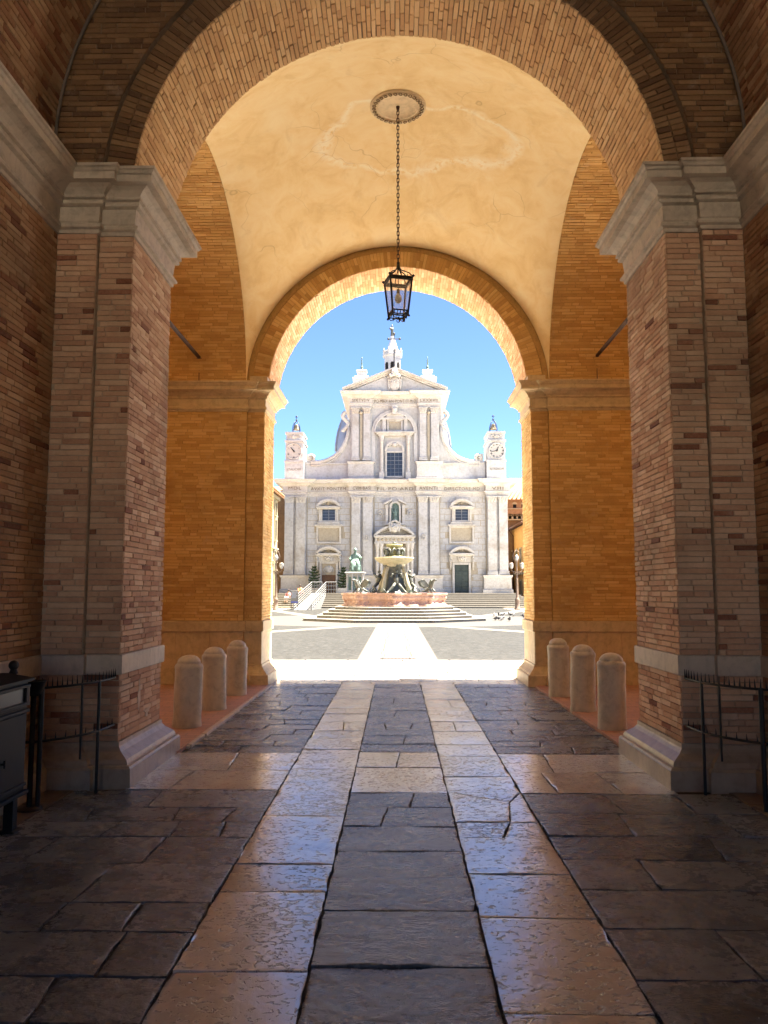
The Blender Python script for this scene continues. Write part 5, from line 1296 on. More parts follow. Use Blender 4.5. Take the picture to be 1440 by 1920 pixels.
# ramp with white railings
t = thing('ramp', 'white access ramp rising to the left church door', 'ramp', (-7.6, 70, 0))
RA, RB = Vector((-7.95, 66.8, 0)), Vector((-7.35, 77.0, 0))
q = MB(); q.add([(-8.55, 66.8, .012), (-7.05, 66.8, .012), (-6.75, 76.6, Zg+.02), (-8.1, 76.6, Zg+.02), (-8.55, 66.8, -.05), (-7.05, 66.8, -.05), (-6.75, 76.6, -.05), (-8.1, 76.6, -.05)], [(0, 1, 2, 3), (4, 0, 3, 7), (1, 5, 6, 2), (0, 4, 5, 1), (3, 2, 6, 7)]); q.build('deck', M['white_paint'], t)
for a, b, nm in (((-8.55, 66.8), (-8.1, 76.6), 'left'), ((-7.05, 66.8), (-6.75, 76.6), 'right')):
    t = thing('ramp_railing', 'white metal railing along the ' + nm + ' edge of the ramp', 'railing', (a[0], 71, 0), 'ramp railings')
    def pt(f, h): return (a[0]+(b[0]-a[0])*f, a[1]+(b[1]-a[1])*f, Zg*f+h)
    for i in range(9):
        q = MB(); q.bar(pt(i/8, 0), pt(i/8, 1.05), .035, 6); q.build('post', M['white_paint'], t)
    for h in (.2, .41, .62, .83, 1.05):
        q = MB(); q.bar(pt(0, h), pt(1, h), .028 if h < 1 else .04, 6); q.build('rail', M['white_paint'], t)
    for i in range(4):
        q = MB(); e = pt(1, 0); q.bar((e[0]+.25+.25*i, e[1], e[2]), (e[0]+.25+.25*i, e[1], e[2]+1.05), .03, 6); q.build('post', M['white_paint'], t)
    for h in (.35, .7, 1.05):
        q = MB(); e = pt(1, h); q.bar(e, (e[0]+1.0, e[1], e[2]), .035, 6); q.build('rail', M['white_paint'], t)
# notice board
t = thing('notice_board', 'small white notice board on two legs left of the ramp', 'sign', (-8.5, 66.5, 0))
p0 = atY(545.5, 1107, 66.5); p1 = atY(559, 1131, 66.5)
q = MB(); q.box(p0.x, p1.x, 66.47, 66.53, p1.z, p0.z, bev=.01); q.build('panel', M['white_paint'], t)
q = MB(); q.box(p0.x+.02, p1.x-.02, 66.462, 66.469, p1.z+.02, p1.z+.16); q.build('blue_stripe', plain_mat('blue_print', (.10, .12, .38), .5, .05, 3, 0), t)
q = MB()
for i in range(6): q.box(p0.x+.08, p1.x-.08-.06*(i % 3), 66.462, 66.469, p0.z-.16-i*.09, p0.z-.13-i*.09)
setp(q.build('print_lines', plain_mat('pale_blue_print', (.35, .40, .55), .5, .05, 3, 0), t), kind='stuff')
for x in (p0.x+.02, p1.x-.02):
    q = MB(); q.bar((x, 66.5, 0), (x, 66.5, p1.z+.05), .03, 6); q.bar((x, 66.2, .02), (x, 66.8, .02), .03, 6); q.build('leg', plain_mat('dark_leg', (.05, .05, .06), .5, .1, 4, 0), t)
# ------------------------------------------------------------------ fountain
M['rose'] = stone_mat('rose_marble', (.47, .29, .21), dirt=(.30, .16, .11), dk=.5, rough=.35, scale=1.2)
M['moss'] = plain_mat('mossy_marble', (.26, .24, .11), .6, .25, 5, .01, col2=(.12, .13, .05))
M['yellowstone'] = stone_mat('yellow_stained_marble', (.42, .36, .23), dirt=(.22, .20, .08), dk=.5, rough=.5)
fo = thing('fountain', 'baroque fountain with rose marble basin, bronze figures and upper bowl', 'fountain', (FX0, FY0, 0))
def ngon(mb, r, z0, z1, n=8, ph=pi/8, bev=.02, c=(FX0, FY0)):
    R_ = r/cos(pi/n)
    mb.lathe([(R_-bev, z0), (R_, z0+bev), (R_, z1-bev), (R_-bev, z1), (.01, z1)], (c[0], c[1], 0), n, smooth=False, ph=ph, cap=False)
for i, r in enumerate((4.85, 4.15, 3.85, 3.55, 3.2)):
    z1 = .15*(i+1)
    q = MB(); ngon(q, r, z1-.16, z1-.045); ngon(q, r+.04, z1-.045, z1); q.build('step', M['step'], fo)
def lob(r, z, n=96):
    out = []
    for i in range(n):
        a = 2*pi*i/n; a8 = (a + pi/8) % (pi/4) - pi/8
        o = r*cos(pi/8)/cos(a8)*1.02
        lobe = abs(a8) > .22
        o += .16 if lobe else (.05 if abs(a8) < .10 else 0)
        out.append((FX0+o*cos(a+pi/8), FY0+o*sin(a+pi/8), z))
    return out
pf = [(2.72, .74), (2.72, .84), (2.62, .88), (2.56, .95), (2.50, 1.02), (2.50, 1.06), (2.58, 1.12), (2.63, 1.22), (2.62, 1.32), (2.70, 1.38), (2.74, 1.40), (2.74, 1.48), (2.50, 1.48), (2.44, 1.40), (2.40, .95), (.05, .95)]
vs = []; n = 96
for r, z in pf: vs += lob(r, z, n)
q = MB(); q.add(vs, [(k_*n+i, k_*n+(i+1) % n, (k_+1)*n+(i+1) % n, (k_+1)*n+i) for k_ in range(len(pf)-1) for i in range(n)]); q.build('basin', M['rose'], fo)
q = MB(); q.add(lob(2.40, 1.36, n), [tuple(range(n))])
wm, nt, b = mat('basin_water'); b.inputs['Base Color'].default_value = (.05, .09, .09, 1); b.inputs['Roughness'].default_value = .05
bump(nt, b, noise(nt, coords(nt), 4, 3, .5), .01, .5); q.build('water', wm, fo)
for i in range(8):       # carved panels and masks of the basin
    a = i*pi/4 + pi/4*0; cx, cy = FX0+2.72*cos(a+pi/8*0), FY0+2.72*sin(a)
    q = MB(); q.sphere((cx, cy, 1.22), 1, 10, 8, (.20, .20, .17)); q.sphere((cx, cy, 1.05), 1, 8, 6, (.12, .12, .14)); q.sphere((cx, cy, 1.40), 1, 8, 6, (.24, .24, .08)); q.build('basin_mask', M['rose'], fo)
# rocky bronze core with tritons
q = MB(); rr = random.Random(5); prof_ = [(1.05, 1.30), (.95, 1.45), (.74, 1.7), (.58, 2.0), (.48, 2.35), (.44, 2.7), (.56, 2.95), (.62, 3.02)]
vs = []; n = 28
for r, z in prof_:
    for i in range(n):
        a = 2*pi*i/n; w = r*(1+.16*sin(4*a+z*2)+rr.uniform(-.07, .07)); vs.append((FX0+w*cos(a), FY0+w*sin(a), z))
q.add(vs, [(k_*n+i, k_*n+(i+1) % n, (k_+1)*n+(i+1) % n, (k_+1)*n+i) for k_ in range(len(prof_)-1) for i in range(n)], True); q.build('rock_core', M['darkbronze'], fo)
def tube_fig(mb, pts, rs, n=8): mb.tube(pts, 0.1, n, rs=rs)
def rot(p, a, c=(FX0, FY0)): return (c[0]+p[0]*cos(a)-p[1]*sin(a), c[1]+p[0]*sin(a)+p[1]*cos(a), p[2])
for i in range(4):
    a = -pi/2 + i*pi/2 + pi/4*0 + .12; q = MB()
    f = lambda x, y, z: rot((x, y, z), a)
    tube_fig(q, [f(.95, .0, 1.95), f(.92, 0, 2.12), f(.84, 0, 2.35), f(.80, 0, 2.48), f(.80, 0, 2.54)], [.08, .12, .15, .11, .05])          # torso
    q.sphere(f(.86, 0, 2.64), .09, 10, 8)
    for s_ in (-1, 1):
        tube_fig(q, [f(.80, s_*.16, 2.46), f(.98, s_*.30, 2.34), f(1.12, s_*.22, 2.52)], [.075, .06, .045])
        tube_fig(q, [f(.95, s_*.07, 2.0), f(1.15, s_*.22, 1.80), f(1.05, s_*.42, 1.58), f(1.25, s_*.58, 1.45), f(1.32, s_*.70, 1.62), f(1.22, s_*.80, 1.75)], [.09, .085, .07, .055, .04, .015])   # twin fish tails
    q.build('triton', M['darkbronze'], fo)
    q = MB(); tube_fig(q, [rot((.60, 0, 2.9), a+pi/4), rot((.78, 0, 2.5), a+pi/4), rot((.92, 0, 2.0), a+pi/4), rot((1.05, 0, 1.5), a+pi/4)], [.10, .09, .12, .16]); q.build('scroll_support', M['yellowstone'], fo)
q = MB(); q.lathe([(.55, 2.92), (.62, 3.0), (.60, 3.06), (.75, 3.12), (.95, 3.22), (1.05, 3.33), (1.10, 3.38), (1.10, 3.44), (1.02, 3.44), (.92, 3.36), (.4, 3.28), (.01, 3.28)], (FX0, FY0, 0), 40, cap=False); q.build('upper_bowl', M['yellowstone'], fo)
q = MB(); q.lathe([(1.0, 3.40), (.01, 3.401)], (FX0, FY0, 0), 32, cap=False); q.build('bowl_water', wm, fo)
q = MB(); q.lathe([(.62, 3.36), (.60, 3.50), (.30, 3.56), (.22, 3.75), (.26, 3.95), (.20, 4.02)], (FX0, FY0, 0), 16); q.build('upper_pedestal', M['moss'], fo)
for i in range(4):       # eagles or putti under the top dish
    a = pi/4*0 + i*pi/2 + .5; f = lambda x, y, z: rot((x, y, z), a); q = MB()
    tube_fig(q, [f(.42, 0, 3.52), f(.46, 0, 3.66), f(.42, 0, 3.82), f(.48, 0, 3.90), f(.56, 0, 3.88)], [.07, .12, .10, .06, .02])
    for s_ in (-1, 1): tube_fig(q, [f(.42, s_*.08, 3.80), f(.46, s_*.26, 3.92), f(.44, s_*.38, 3.78), f(.42, s_*.36, 3.60)], [.05, .06, .05, .02])
    q.build('bronze_bird', M['darkbronze'], fo)
q = MB(); q.lathe([(.18, 3.98), (.40, 4.04), (.46, 4.10), (.46, 4.17), (.40, 4.18), (.01, 4.14)], (FX0, FY0, 0), 24, cap=False); q.build('top_dish', M['moss'], fo)
q = MB(); q.lathe([(.12, 4.12), (.10, 4.2), (.14, 4.26), (.02, 4.32)], (FX0, FY0, 0), 12); q.build('jet_nozzle', M['darkbronze'], fo)
# dragons riding the rim
for i, a in enumerate((-pi/2-.85, -pi/2+.85, pi/2-.85, pi/2+.85)):
    t_ = thing('bronze_dragon', ('bronze dragon on the fountain rim, ' + ('front left in front of the seated statue', 'front right before the church wall', 'far right behind the basin', 'far left behind the basin')[i]), 'sculpture', rot((2.55, 0, 1.48), a), 'dragons on the fountain rim')
    f = lambda x, y, z: rot((2.55+x, y, 1.48+z), a)
    q = MB(); tube_fig(q, [f(-.35, -.30, .06), f(-.30, -.12, .10), f(-.12, 0, .20), f(.05, 0, .34), f(.16, 0, .52), f(.22, 0, .66), f(.34, 0, .70), f(.46, 0, .66)], [.025, .05, .09, .11, .08, .055, .06, .02]); q.build('body', M['darkbronze'], t_)
    for s_ in (-1, 1):
        q = MB(); W_ = [f(-.02, s_*.10, .40), f(-.12, s_*.38, .74), f(-.20, s_*.62, .62), f(-.16, s_*.50, .40), f(-.12, s_*.34, .34), f(-.08, s_*.20, .26)]
        W2 = [(p[0], p[1], p[2]-.03) for p in W_]; m_ = len(W_); q.add(W_+W2, [tuple(range(m_)), tuple(range(2*m_-1, m_-1, -1))] + [(j, m_+j, m_+(j+1) % m_, (j+1) % m_) for j in range(m_)]); q.tube([W_[0], W_[1], W_[2]], .025, 6); q.build('wing', M['darkbronze'], t_)
        q = MB(); tube_fig(q, [f(.05, s_*.12, .22), f(.18, s_*.16, .10), f(.24, s_*.16, .0)], [.07, .05, .05]); q.build('leg', M['darkbronze'], t_)

# ------------------------------------------------------------------ seated bronze statue on its pedestal
SY = 70.6
def SXZ(px, py): p = atY(px, py, SY); return p.x, p.z
t = thing('seated_statue', 'green bronze statue of a seated robed figure on a white columned pedestal', 'statue', (SXZ(666, 1100)[0], SY, 0))
xl, zt_ = SXZ(650, 1073); xr, zm = SXZ(682, 1109); xc_ = (xl+xr)/2; hw = (xr-xl)/2
q = MB(); q.box(xc_-hw*1.15, xc_+hw*1.15, SY-hw*1.15, SY+hw*1.15, -.02, .35, bev=.03); q.box(xc_-hw, xc_+hw, SY-hw, SY+hw, .35, zm, bev=.03); q.build('plinth', M['white'], t)
q = MB(); q.box(xc_-hw*.78, xc_+hw*.78, SY-hw*.78, SY+hw*.78, zm, zt_-.2); q.build('die', M['white'], t)
for sx_ in (-1, 1):
    for sy_ in (-1, 1):
        for m_ in (0, 1) if sy_ < 0 else (0,):
            q = MB(); q.lathe([(.09, zm), (.09, zm+.08), (.065, zm+.12), (.06, zt_-.42), (.09, zt_-.32), (.09, zt_-.2)], (xc_+sx_*hw*(.90 if not m_ else .30), SY+sy_*hw*.90, 0), 10); q.build('column', M['white2'], t)
for cx, w in ((0, .20), (-.58, .16), (.58, .16)):
    q = MB(); q.box(xc_+hw*(cx-w), xc_+hw*(cx+w), SY-hw*.80, SY-hw*.78, zm+.12, zt_-.40); q.build('bronze_panel', M['bronze'], t)
q = MB(); q.box(xc_-hw*1.05, xc_+hw*1.05, SY-hw*1.05, SY+hw*1.05, zt_-.2, zt_-.1, bev=.02); q.box(xc_-hw*1.15, xc_+hw*1.15, SY-hw*1.15, SY+hw*1.15, zt_-.1, zt_, bev=.02); q.build('cornice', M['white2'], t)
def skin_body(name, verts, edges, radii, material, parent, root=0, sub=2):
    me = bpy.data.meshes.new(name); me.from_pydata(verts, edges, []); me.materials.append(material)
    o = bpy.data.objects.new(name, me); COL.objects.link(o)
    sm = o.modifiers.new('skin', 'SKIN'); sm.use_smooth_shade = True
    for v, r in zip(me.skin_vertices[0].data, radii): v.radius = r if isinstance(r, tuple) else (r, r)
    me.skin_vertices[0].data[root].use_root = True
    ss = o.modifiers.new('sub', 'SUBSURF'); ss.levels = sub; ss.render_levels = sub
    bpy.context.view_layer.update(); dg = bpy.context.evaluated_depsgraph_get()
    m2 = bpy.data.meshes.new_from_object(o.evaluated_get(dg)); m2.name = name
    bpy.data.objects.remove(o); o = bpy.data.objects.new(name, m2); COL.objects.link(o)
    if not m2.materials: m2.materials.append(material)
    if parent is not None: pinv(o, parent)
    return o
zs = zt_
V = [(0, .10, .85), (0, .12, 1.15), (0, .08, 1.45), (0, .0, 1.62), (0, -.04, 1.82),
     (-.26, .06, 1.42), (-.42, -.08, 1.12), (-.44, -.38, 1.10), (.26, .06, 1.42), (.46, -.10, 1.15), (.55, -.40, 1.28),
     (-.18, -.15, .82), (-.22, -.50, .80), (-.24, -.56, .40), (-.25, -.68, .06), (.18, -.15, .82), (.24, -.50, .82), (.26, -.54, .40), (.28, -.66, .06)]
E_ = [(0, 1), (1, 2), (2, 3), (3, 4), (2, 5), (5, 6), (6, 7), (2, 8), (8, 9), (9, 10), (0, 11), (11, 12), (12, 13), (13, 14), (0, 15), (15, 16), (16, 17), (17, 18)]
RAD = [.27, .29, .27, .10, .15, .16, .13, .08, .16, .13, .08, .22, .20, .20, .16, .22, .20, .20, .16]
K_ = 1.02; sb = skin_body('figure', [(xc_+x*K_, SY+y*K_, zs+z*K_) for x, y, z in V], E_, [r*K_ for r in RAD], M['bronze'], t)
q = MB(); q.box(xc_-.50, xc_+.50, SY-.25, SY+.55, zs, zs+.62, bev=.04); q.box(xc_-.45, xc_+.45, SY+.36, SY+.52, zs+.6, zs+1.35, bev=.05); q.box(xc_-.6, xc_+.6, SY-.75, SY+.6, zs, zs+.06); q.build('throne', M['bronze'], t)
q = MB()
for i in range(9):
    x = -.36+.09*i; q.tube([(xc_+x*.8, SY-.50, zs+.84), (xc_+x, SY-.66, zs+.5+.05*(i % 2)), (xc_+x*1.1, SY-.72+.04*(i % 3), zs+.03)], .055, 6)
q.build('robe_folds', M['bronze'], t)
q = MB(); q.lathe([(.14, 1.86), (.17, 1.95), (.12, 2.08), (.02, 2.14)], (xc_, SY-.02, zs), 12, cap=False); q.build('tiara', M['bronze'], t)

# ------------------------------------------------------------------ street lamps
M['lampglass'] = plain_mat('white_lamp_globe', (.30, .30, .29), .2, .05, 3, 0)
M['lampiron'] = plain_mat('brown_cast_iron', (.17, .12, .09), .5, .3, 10, .002)
def lamp(px, label, both=True, Y=66.0):
    b0 = atZ(px, 1140, 0); Y = 67.0; x = atY(px, 1100, Y).x
    def z(py): return atY(px, py, Y).z
    t = thing('street_lamp', label, 'street lamp', (x, Y, 0), 'ornate street lamps')
    q = MB(); q.lathe([(.28, -.02), (.28, .12), (.20, .2), (.18, .75), (.22, .82), (.15, .95), (.10, 1.1), (.09, z(1085)), (.12, z(1084)), (.06, z(1082)), (.05, z(1055)), (.09, z(1053)), (.04, z(1050))], (x, Y, 0), 14); q.build('post', M['lampiron'], t)
    for s_ in (-1, 1):
        q = MB(); q.tube([(x, Y, z(1075)), (x+s_*.18, Y, z(1071)), (x+s_*.36, Y, z(1072)), (x+s_*.44, Y, z(1068)), (x+s_*.44, Y, z(1066))], .03, 6); q.tube([(x+s_*(.2+.09*cos(a)), Y, z(1072)-.1+.09*sin(a)) for a in [i*.7 for i in range(9)]], .02, 5); q.build('arm', M['lampiron'], t)
        q = MB(); q.lathe([(.09, z(1066)), (.17, z(1062)), (.19, z(1059)), (.18, z(1057)), (.10, z(1056))], (x+s_*.44, Y, 0), 14); q.build('globe', M['lampglass'], t)
        q = MB(); q.lathe([(.20, z(1057.5)), (.14, z(1055.5)), (.02, z(1054.5))], (x+s_*.44, Y, 0), 14); q.build('shade', M['lampiron'], t)
    q = MB()
    for s_ in (-1, 1): q.tube([(x+s_*r_, Y, z(p)) for r_, p in ((.06, 1054), (.26, 1048), (.30, 1043), (.20, 1036), (.06, 1032))], .025, 6)
    q.bar((x, Y, z(1033)), (x, Y, z(1028)), .04, 6, .01); q.build('crown_hoop', M['lampiron'], t)
    q = MB(); q.lathe([(.08, z(1051)), (.16, z(1048)), (.17, z(1045)), (.10, z(1041)), (.02, z(1040))], (x, Y, 0), 14); q.build('centre_globe', M['lampglass'], t)
lamp(517.5, 'ornate street lamp beside the cream house left of the church'); lamp(969.5, 'ornate three-globe street lamp before the orange house on the right')

# ------------------------------------------------------------------ potted araucaria trees by the left door
M['needles'] = plain_mat('dark_needles', (.035, .065, .022), .6, .4, 9, 0, col2=(.012, .026, .009))
M['bark'] = plain_mat('bark', (.10, .07, .05), .9, .3, 20, .01)
def fir(px, top, label, seed):
    Y = 78.4; r = random.Random(seed); base = atY(px, 1106, Y); x, z0 = base.x, Zg; zt = atY(px, top, Y).z; H = zt-z0
    t = thing('potted_tree', label, 'tree', (x, Y, z0), 'potted trees at the church door')
    q = MB(); q.box(x-.50, x+.50, Y-.40, Y+.40, z0-.01, z0+.5, bev=.03); q.build('planter', M['white2'], t)
    q = MB(); q.tube([(x, Y, z0+.45), (x+.03, Y, z0+H*.5), (x+.06, Y, zt-.05)], .05, 6, rs=[.06, .04, .015]); q.build('trunk', M['bark'], t)
    cr = MB()
    for k_ in range(8):
        zz = z0 + .55 + (H-.65)*k_/8; L_ = (.86*(1-(k_/8.6)**1.4))*r.uniform(.72, 1.12); nb = 6
        for i in range(nb):
            a = 2*pi*i/nb + k_*.5 + r.uniform(-.2, .2); Lb = L_*r.uniform(.6, 1.15)
            P0 = Vector((x+.03, Y, zz)); d = Vector((cos(a), sin(a), .12)); 
            for j in range(16):
                f = (j+1)/16; c = P0 + d*Lb*f + Vector((0, 0, .10*f*f)); w = .20*(1-.5*f)
                for s_ in (-1, 1):
                    side = Vector((-sin(a), cos(a), r.uniform(-.2, .5)))*s_*w + d*.08 + Vector((0, 0, r.uniform(-.05, .07)))
                    u = Vector((0, 0, .028)); cr.add([c-u, c+side, c+u], [(0, 1, 2)])
                    cr.add([c - d*.04, c + side*.8 + Vector((0, 0, .06)), c + d*.05], [(0, 1, 2)])
    setp(cr.build('crown', M['needles'], t), kind='stuff')
fir(588, 1058, 'dark green potted conifer left of the brown church door', 3); fir(643, 1060, 'dark green potted conifer right of the brown church door', 4)

# ------------------------------------------------------------------ two people sitting on the steps at the left
def sitter(px, py, Y, label, cloth, legs, seed, yaw):
    p = atY(px, py, Y); x, z = p.x, p.z
    t = thing('person', label, 'person', (x, Y, z), None)
    c, s_ = cos(yaw), sin(yaw)
    def T(v): return (x + v[0]*c - v[1]*s_, Y + v[0]*s_ + v[1]*c, z + v[2])
    V = [(0, 0, .12), (0, .02, .32), (0, 0, .52), (0, -.03, .62), (0, -.05, .74), (-.17, 0, .50), (-.24, -.10, .27), (-.14, -.30, .25), (.17, 0, .50), (.24, -.10, .27), (.14, -.30, .25),
         (-.10, -.12, .12), (-.12, -.42, .16), (-.12, -.44, -.24), (-.12, -.54, -.28), (.10, -.12, .12), (.12, -.42, .16), (.12, -.44, -.24), (.12, -.54, -.28)]
    E_ = [(0, 1), (1, 2), (2, 3), (3, 4), (2, 5), (5, 6), (6, 7), (2, 8), (8, 9), (9, 10), (0, 11), (11, 12), (12, 13), (13, 14), (0, 15), (15, 16), (16, 17), (17, 18)]
    R_ = [.14, .14, .14, .055, .105, .07, .05, .035, .07, .05, .035, .09, .075, .055, .045, .09, .075, .055, .045]
    body = skin_body('body', [T(v) for v in V], E_, R_, plain_mat('skin', (.45, .28, .20), .6, .05, 5, 0), t, sub=1)
    q = MB(); pts = [T((0, .01, .10)), T((0, .02, .25)), T((0, .01, .42)), T((0, -.01, .56))]; q.tube(pts, .1, 10, rs=[.19, .18, .20, .10])
    for e in (-1, 1): q.tube([T((e*.17, 0, .51)), T((e*.25, -.09, .30)), T((e*.21, -.18, .265))], .1, 8, rs=[.09, .075, .06])
    q.build('shirt', cloth, t)
    q = MB()
    for e in (-1, 1): q.tube([T((e*.09, -.02, .11)), T((e*.12, -.42, .17)), T((e*.12, -.45, -.12))], .1, 8, rs=[.12, .10, .08])
    q.build('trousers', legs, t)
    q = MB(); hc = T((0, -.02, .79)); q.sphere(hc, .115, 10, 8, (1, 1.05, .85)); q.build('hair', plain_mat('dark_hair', (.03, .02, .015), .7, .2, 8, 0), t)
sitter(563, 1114, 76.0, 'person in an orange shirt sitting at the top of the left church steps', plain_mat('orange_shirt', (.40, .13, .04), .8, .1, 5, 0), plain_mat('rust_trousers', (.20, .06, .04), .8, .1, 5, 0), 1, .5)
sitter(541, 1123, 74.5, 'person in a pink shirt sitting low on the left church steps', plain_mat('pink_shirt', (.40, .16, .15), .8, .1, 5, 0), plain_mat('pale_trousers', (.30, .26, .24), .8, .1, 5, 0), 2, -.4)

# ------------------------------------------------------------------ pigeons on the square
M['pigeon'] = plain_mat('grey_pigeon', (.11, .105, .10), .7, .35, 14, 0)
q = MB(); q.sphere((0, 0, .13), 1, 12, 8, (.14, .075, .075)); q.sphere((.12, 0, .22), .042, 8, 6); q.tube([(.06, 0, .15), (.11, 0, .19), (.125, 0, .225)], .04, 6, rs=[.055, .045, .035]); q.tube([(.155, 0, .222), (.185, 0, .212)], .01, 5, rs=[.012, .003])
q.add([(-.10, -.04, .13), (-.10, .04, .13), (-.27, .05, .10), (-.27, -.05, .10), (-.10, -.04, .11), (-.10, .04, .11), (-.27, .05, .09), (-.27, -.05, .09)], [(0, 1, 2, 3), (7, 6, 5, 4), (0, 4, 5, 1), (2, 6, 7, 3), (1, 5, 6, 2), (3, 7, 4, 0)]); pbody = q.mesh('body', M['pigeon'])
q = MB(); q.bar((.01, -.025, 0), (.01, -.025, .08), .008, 5); q.bar((.01, .025, 0), (.01, .025, .08), .008, 5); pleg = q.mesh('leg', M['rust'])
for i, (px, py) in enumerate(((926, 1156), (935, 1155), (942, 1157), (957, 1155), (963, 1156), (929, 1164), (935, 1163), (940, 1164), (943, 1162), (955, 1165), (981, 1158), (983, 1159))):
    p = atZ(px, py, 0); t = thing('pigeon', ('grey pigeon in the farther row on the sunlit square' if py < 1158 and px < 980 else 'grey pigeon in the nearer cluster on the sunlit square' if px < 980 else 'grey pigeon close beside the right portico wall'), 'pigeon', (p.x, p.y, .002), 'pigeons on the square', RNG.uniform(0, 6.28)); t.scale = (1.05,)*3
    for nm, me in (('body', pbody), ('leg', pleg)):
        o = bpy.data.objects.new(nm, me); COL.objects.link(o); o.parent = t

# ------------------------------------------------------------------ houses around the square
def wall_mat(name, col, dk=.3): return stone_mat(name, col, dirt=tuple(x*.5 for x in col), dk=dk, rough=.85, scale=.4)
M['rooftile'] = plain_mat('clay_roof_tile', (.32, .17, .08), .85, .25, 6, .02)
M['shutter'] = plain_mat('grey_green_shutter', (.07, .08, .065), .7, .1, 5, 0)
# left: cream house along the square
t = thing('cream_house', 'cream house with tiled eaves at the left of the square', 'house', (-11.6, 50, 0))
XL = -11.45; HL = atY(527, 934, 77).z
q = MB(); q.box(-30, XL, 30, 76.6, -.05, HL, bev=.0); q.build('wall', wall_mat('cream_render', (.40, .34, .22)), t)
q = MB(); q.add([(XL+.55, 29.5, HL-.05), (XL+.55, 77.1, HL-.05), (-21, 77.1, HL+3.2), (-21, 29.5, HL+3.2), (XL+.55, 29.5, HL+.14), (XL+.55, 77.1, HL+.14), (-21, 77.1, HL+3.4), (-21, 29.5, HL+3.4)], [(3, 2, 1, 0), (4, 5, 6, 7), (0, 1, 5, 4), (1, 2, 6, 5), (3, 0, 4, 7)]); ro = q.build('roof', M['rooftile'], t)
for i in range(28):
    q = MB(); y_ = 64+i*.47; q.tube([(XL+.62, y_, HL+.12), (-14.5, y_, HL+1.24)], .12, 6); q.build('tile_row', M['rooftile'], ro)
q = MB(); q.box(XL, XL+.16, 30, 76.62, HL*.52, HL*.52+.14); q.box(XL, XL+.25, 30, 76.62, HL-.35, HL-.06); q.build('string_course', M['yellowstone'], t)
for y_ in (54.0, 58.5, 63.0, 67.5, 72.0, 75.0):
    for z_, h_ in ((HL*.12, 2.0), (HL*.34, 1.7), (HL*.60, 1.9), (HL*.82, 1.2)):
        w = MB(); w.box(XL, XL+.05, y_-.5, y_+.5, z_, z_+h_); wo = w.build('window', M['window'], t)
        f_ = MB(); f_.box(XL, XL+.12, y_-.66, y_-.5, z_-.12, z_+h_+.16); f_.box(XL, XL+.12, y_+.5, y_+.66, z_-.12, z_+h_+.16); f_.box(XL, XL+.14, y_-.5, y_+.5, z_+h_, z_+h_+.16); f_.box(XL, XL+.22, y_-.5, y_+.5, z_-.12, z_); f_.build('frame', M['yellowstone'], wo)
q = MB(); q.box(XL, XL+.9, 69.0, 71.0, HL*.385, HL*.385+.14, bev=.02); q.build('balcony', M['yellowstone'], t)
t = thing('brown_wing', 'narrow brown brick wing between the cream house and the church', 'building', (-11.6, 86, 0))
q = MB(); q.box(-20, -11.1, 84.0, 95, -.05, atY(529, 922, 84).z); q.build('wall', wall_mat('brown_brick_render', (.22, .13, .065)), t)
q = MB(); q.add([(-20.5, 83.6, atY(529, 922, 84).z), (-10.9, 83.6, atY(529, 922, 84).z), (-10.9, 90, atY(529, 906, 84).z+.4), (-20.5, 90, atY(529, 906, 84).z+.4)], [(0, 1, 2, 3)]); q.build('roof', M['rooftile'], t)
# right: brick apse tower with corbel arches, and the orange house before it
t = thing('fortified_apse', 'brown fortified brick building with corbel arches right of the church', 'building', (16, 92, 0))
YR = 90.0
def rz(py): return atY(960, py, YR).z
def rx(px): return atY(px, 960, YR).x
q = MB(); q.box(rx(945), rx(945)+16, YR, YR+14, -.05, rz(938)); q.build('wall', wall_mat('tower_brick', (.26, .16, .085)), t)
q = MB(); q.box(rx(945), rx(945)+16.2, YR-.5, YR, rz(966), rz(955)); q.box(rx(945), rx(945)+16.2, YR-.5, YR, rz(955), rz(937.5)); q.build('parapet', wall_mat('parapet_brick', (.30, .185, .10)), t)
q = MB(); q.box(rx(945), rx(945)+16.2, YR-.62, YR, rz(955.5), rz(954)); q.box(rx(945), rx(945)+16.2, YR-.62, YR, rz(976), rz(974)); q.build('string_course', M['yellowstone'], t)
for i in range(12):
    xa_ = rx(951)+i*.52
    q = MB(); q.box(xa_-.08, xa_+.08, YR-.5, YR, rz(974.5), rz(966)+.01); q.build('corbel', M['yellowstone'], t)
    q = MB(); arch_band(q, xa_+.26, rz(969), .18, .30, YR-.5, YR-.02, 8); q.build('corbel_arch', M['yellowstone'], t)
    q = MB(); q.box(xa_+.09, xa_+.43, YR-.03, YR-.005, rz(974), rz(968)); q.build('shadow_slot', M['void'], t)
for px in (964, 980, 996):
    q = MB(); q.box(rx(px)-.19, rx(px)+.19, YR-.515, YR-.49, rz(953), rz(946.5)); q.build('window', M['void'], t)
    q = MB(); arch_band(q, rx(px), rz(946.5), .01, .19, YR-.515, YR-.49, 8); arch_band(q, rx(px), rz(946.5), .19, .28, YR-.53, YR-.49, 8); q.build('window_arch', M['yellowstone'], t)
q = MB(); q.add([(rx(945)-.4, YR-1.1, rz(938)), (rx(945)+16.5, YR-1.1, rz(938)), (rx(945)+13, YR+6, rz(938)+2.9), (rx(945)+3, YR+6, rz(938)+3.4), (rx(945)-.4, YR-1.1, rz(938)-.15), (rx(945)+16.5, YR-1.1, rz(938)-.15)], [(0, 1, 2, 3), (4, 5, 1, 0), (1, 5, 2), (0, 3, 4)]); ro = q.build('roof', M['rooftile'], t)
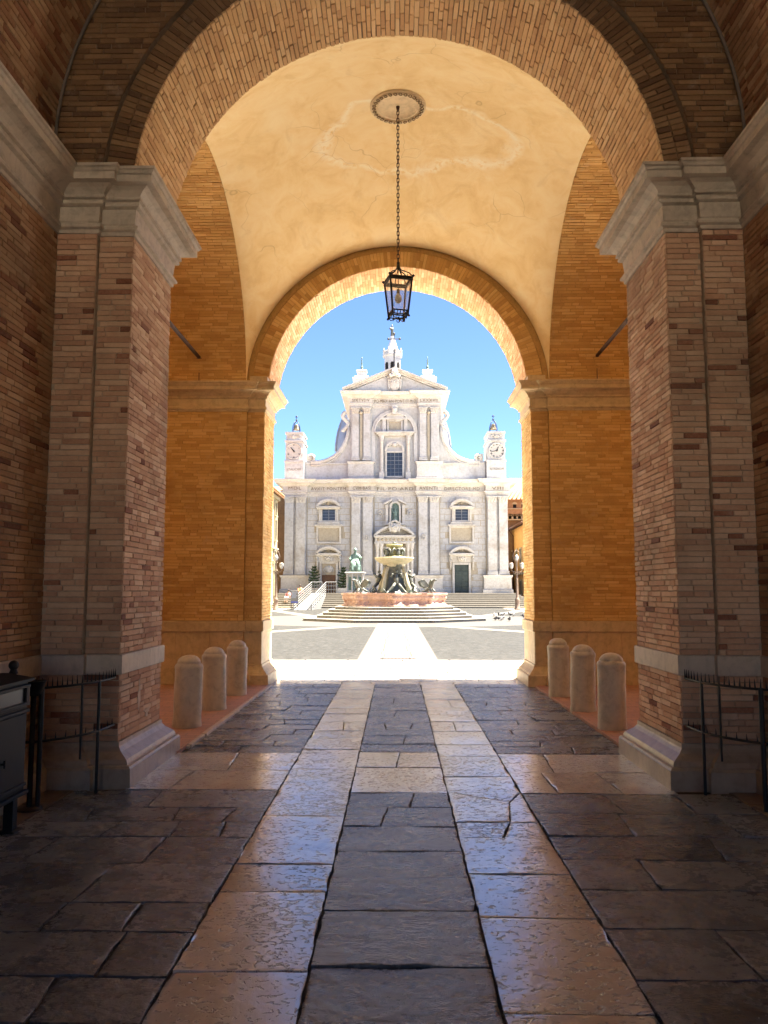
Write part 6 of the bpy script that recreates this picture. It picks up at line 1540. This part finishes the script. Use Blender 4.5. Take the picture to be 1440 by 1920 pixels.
for i in range(34):
    xs_ = rx(945)-.2+i*.48; q = MB(); q.tube([(xs_, YR-1.1, rz(938)+.06), (xs_+(rx(945)+8-xs_)*.3, YR+5, rz(938)+2.9)], .10, 6); q.build('tile_row', M['rooftile'], ro)
t = thing('orange_house', 'orange rendered house with a drainpipe at the right of the square', 'house', (13.5, 85, 0))
XR = 12.9; HR = atY(957, 996, 91).z
M['orange_render'] = wall_mat('orange_render', (.58, .34, .12), .2)
q = MB(); q.box(XR, 28, 79.5, 91, -.05, HR); q.build('wall', M['orange_render'], t)
q = MB(); q.add([(XR-.6, 79.0, HR-.03), (XR-.6, 91.4, HR-.03), (20, 91.4, HR+3), (20, 79.0, HR+3), (XR-.6, 79.0, HR+.12), (XR-.6, 91.4, HR+.12), (20, 91.4, HR+3.15), (20, 79.0, HR+3.15)], [(3, 2, 1, 0), (4, 5, 6, 7), (0, 1, 5, 4), (1, 2, 6, 5)]); q.build('roof', M['rooftile'], t)
q = MB(); q.tube([(XR-.62, 91.4, HR+.02), (XR-.62, 79, HR+.02)], .09, 8); q.tube([(XR-.6, 88.5, HR), (XR-.35, 88.5, HR-.35), (XR-.12, 88.5, HR-.7), (XR-.12, 88.5, .1)], .075, 8); q.build('drainpipe', plain_mat('copper_pipe', (.10, .045, .025), .5, .2, 10, 0, metallic=.4), t)
q = MB(); q.box(XR-.08, XR, 79.6, 91.02, 3.25, 3.5); q.build('string_course', M['yellowstone'], t)
for y_ in (81.2, 83.8, 86.6, 89.8):
    for z_, h_ in ((.1, 2.5), (4.2, 1.7)):
        w = MB(); w.box(XR-.04, XR, y_-.55, y_+.55, z_, z_+h_); wo = w.build('door' if z_ < 1 else 'window', M['shutter'], t)
        f_ = MB(); f_.box(XR-.10, XR, y_-.7, y_-.55, z_, z_+h_+.16); f_.box(XR-.10, XR, y_+.55, y_+.7, z_, z_+h_+.16); f_.box(XR-.12, XR, y_-.55, y_+.55, z_+h_, z_+h_+.16); f_.build('frame', M['yellowstone'], wo)
wr = MB(); a_, b_ = atY(948, 893, 82), atY(1010, 898, 82); wr.tube([a_ + (b_-a_)*f + Vector((0, 0, -.25*4*f*(1-f))) for f in [i/10 for i in range(11)]], .02, 5)
setp(wr.build('overhead_wire', M['iron']), 'thin dark wire crossing the sky right of the church', 'wire')
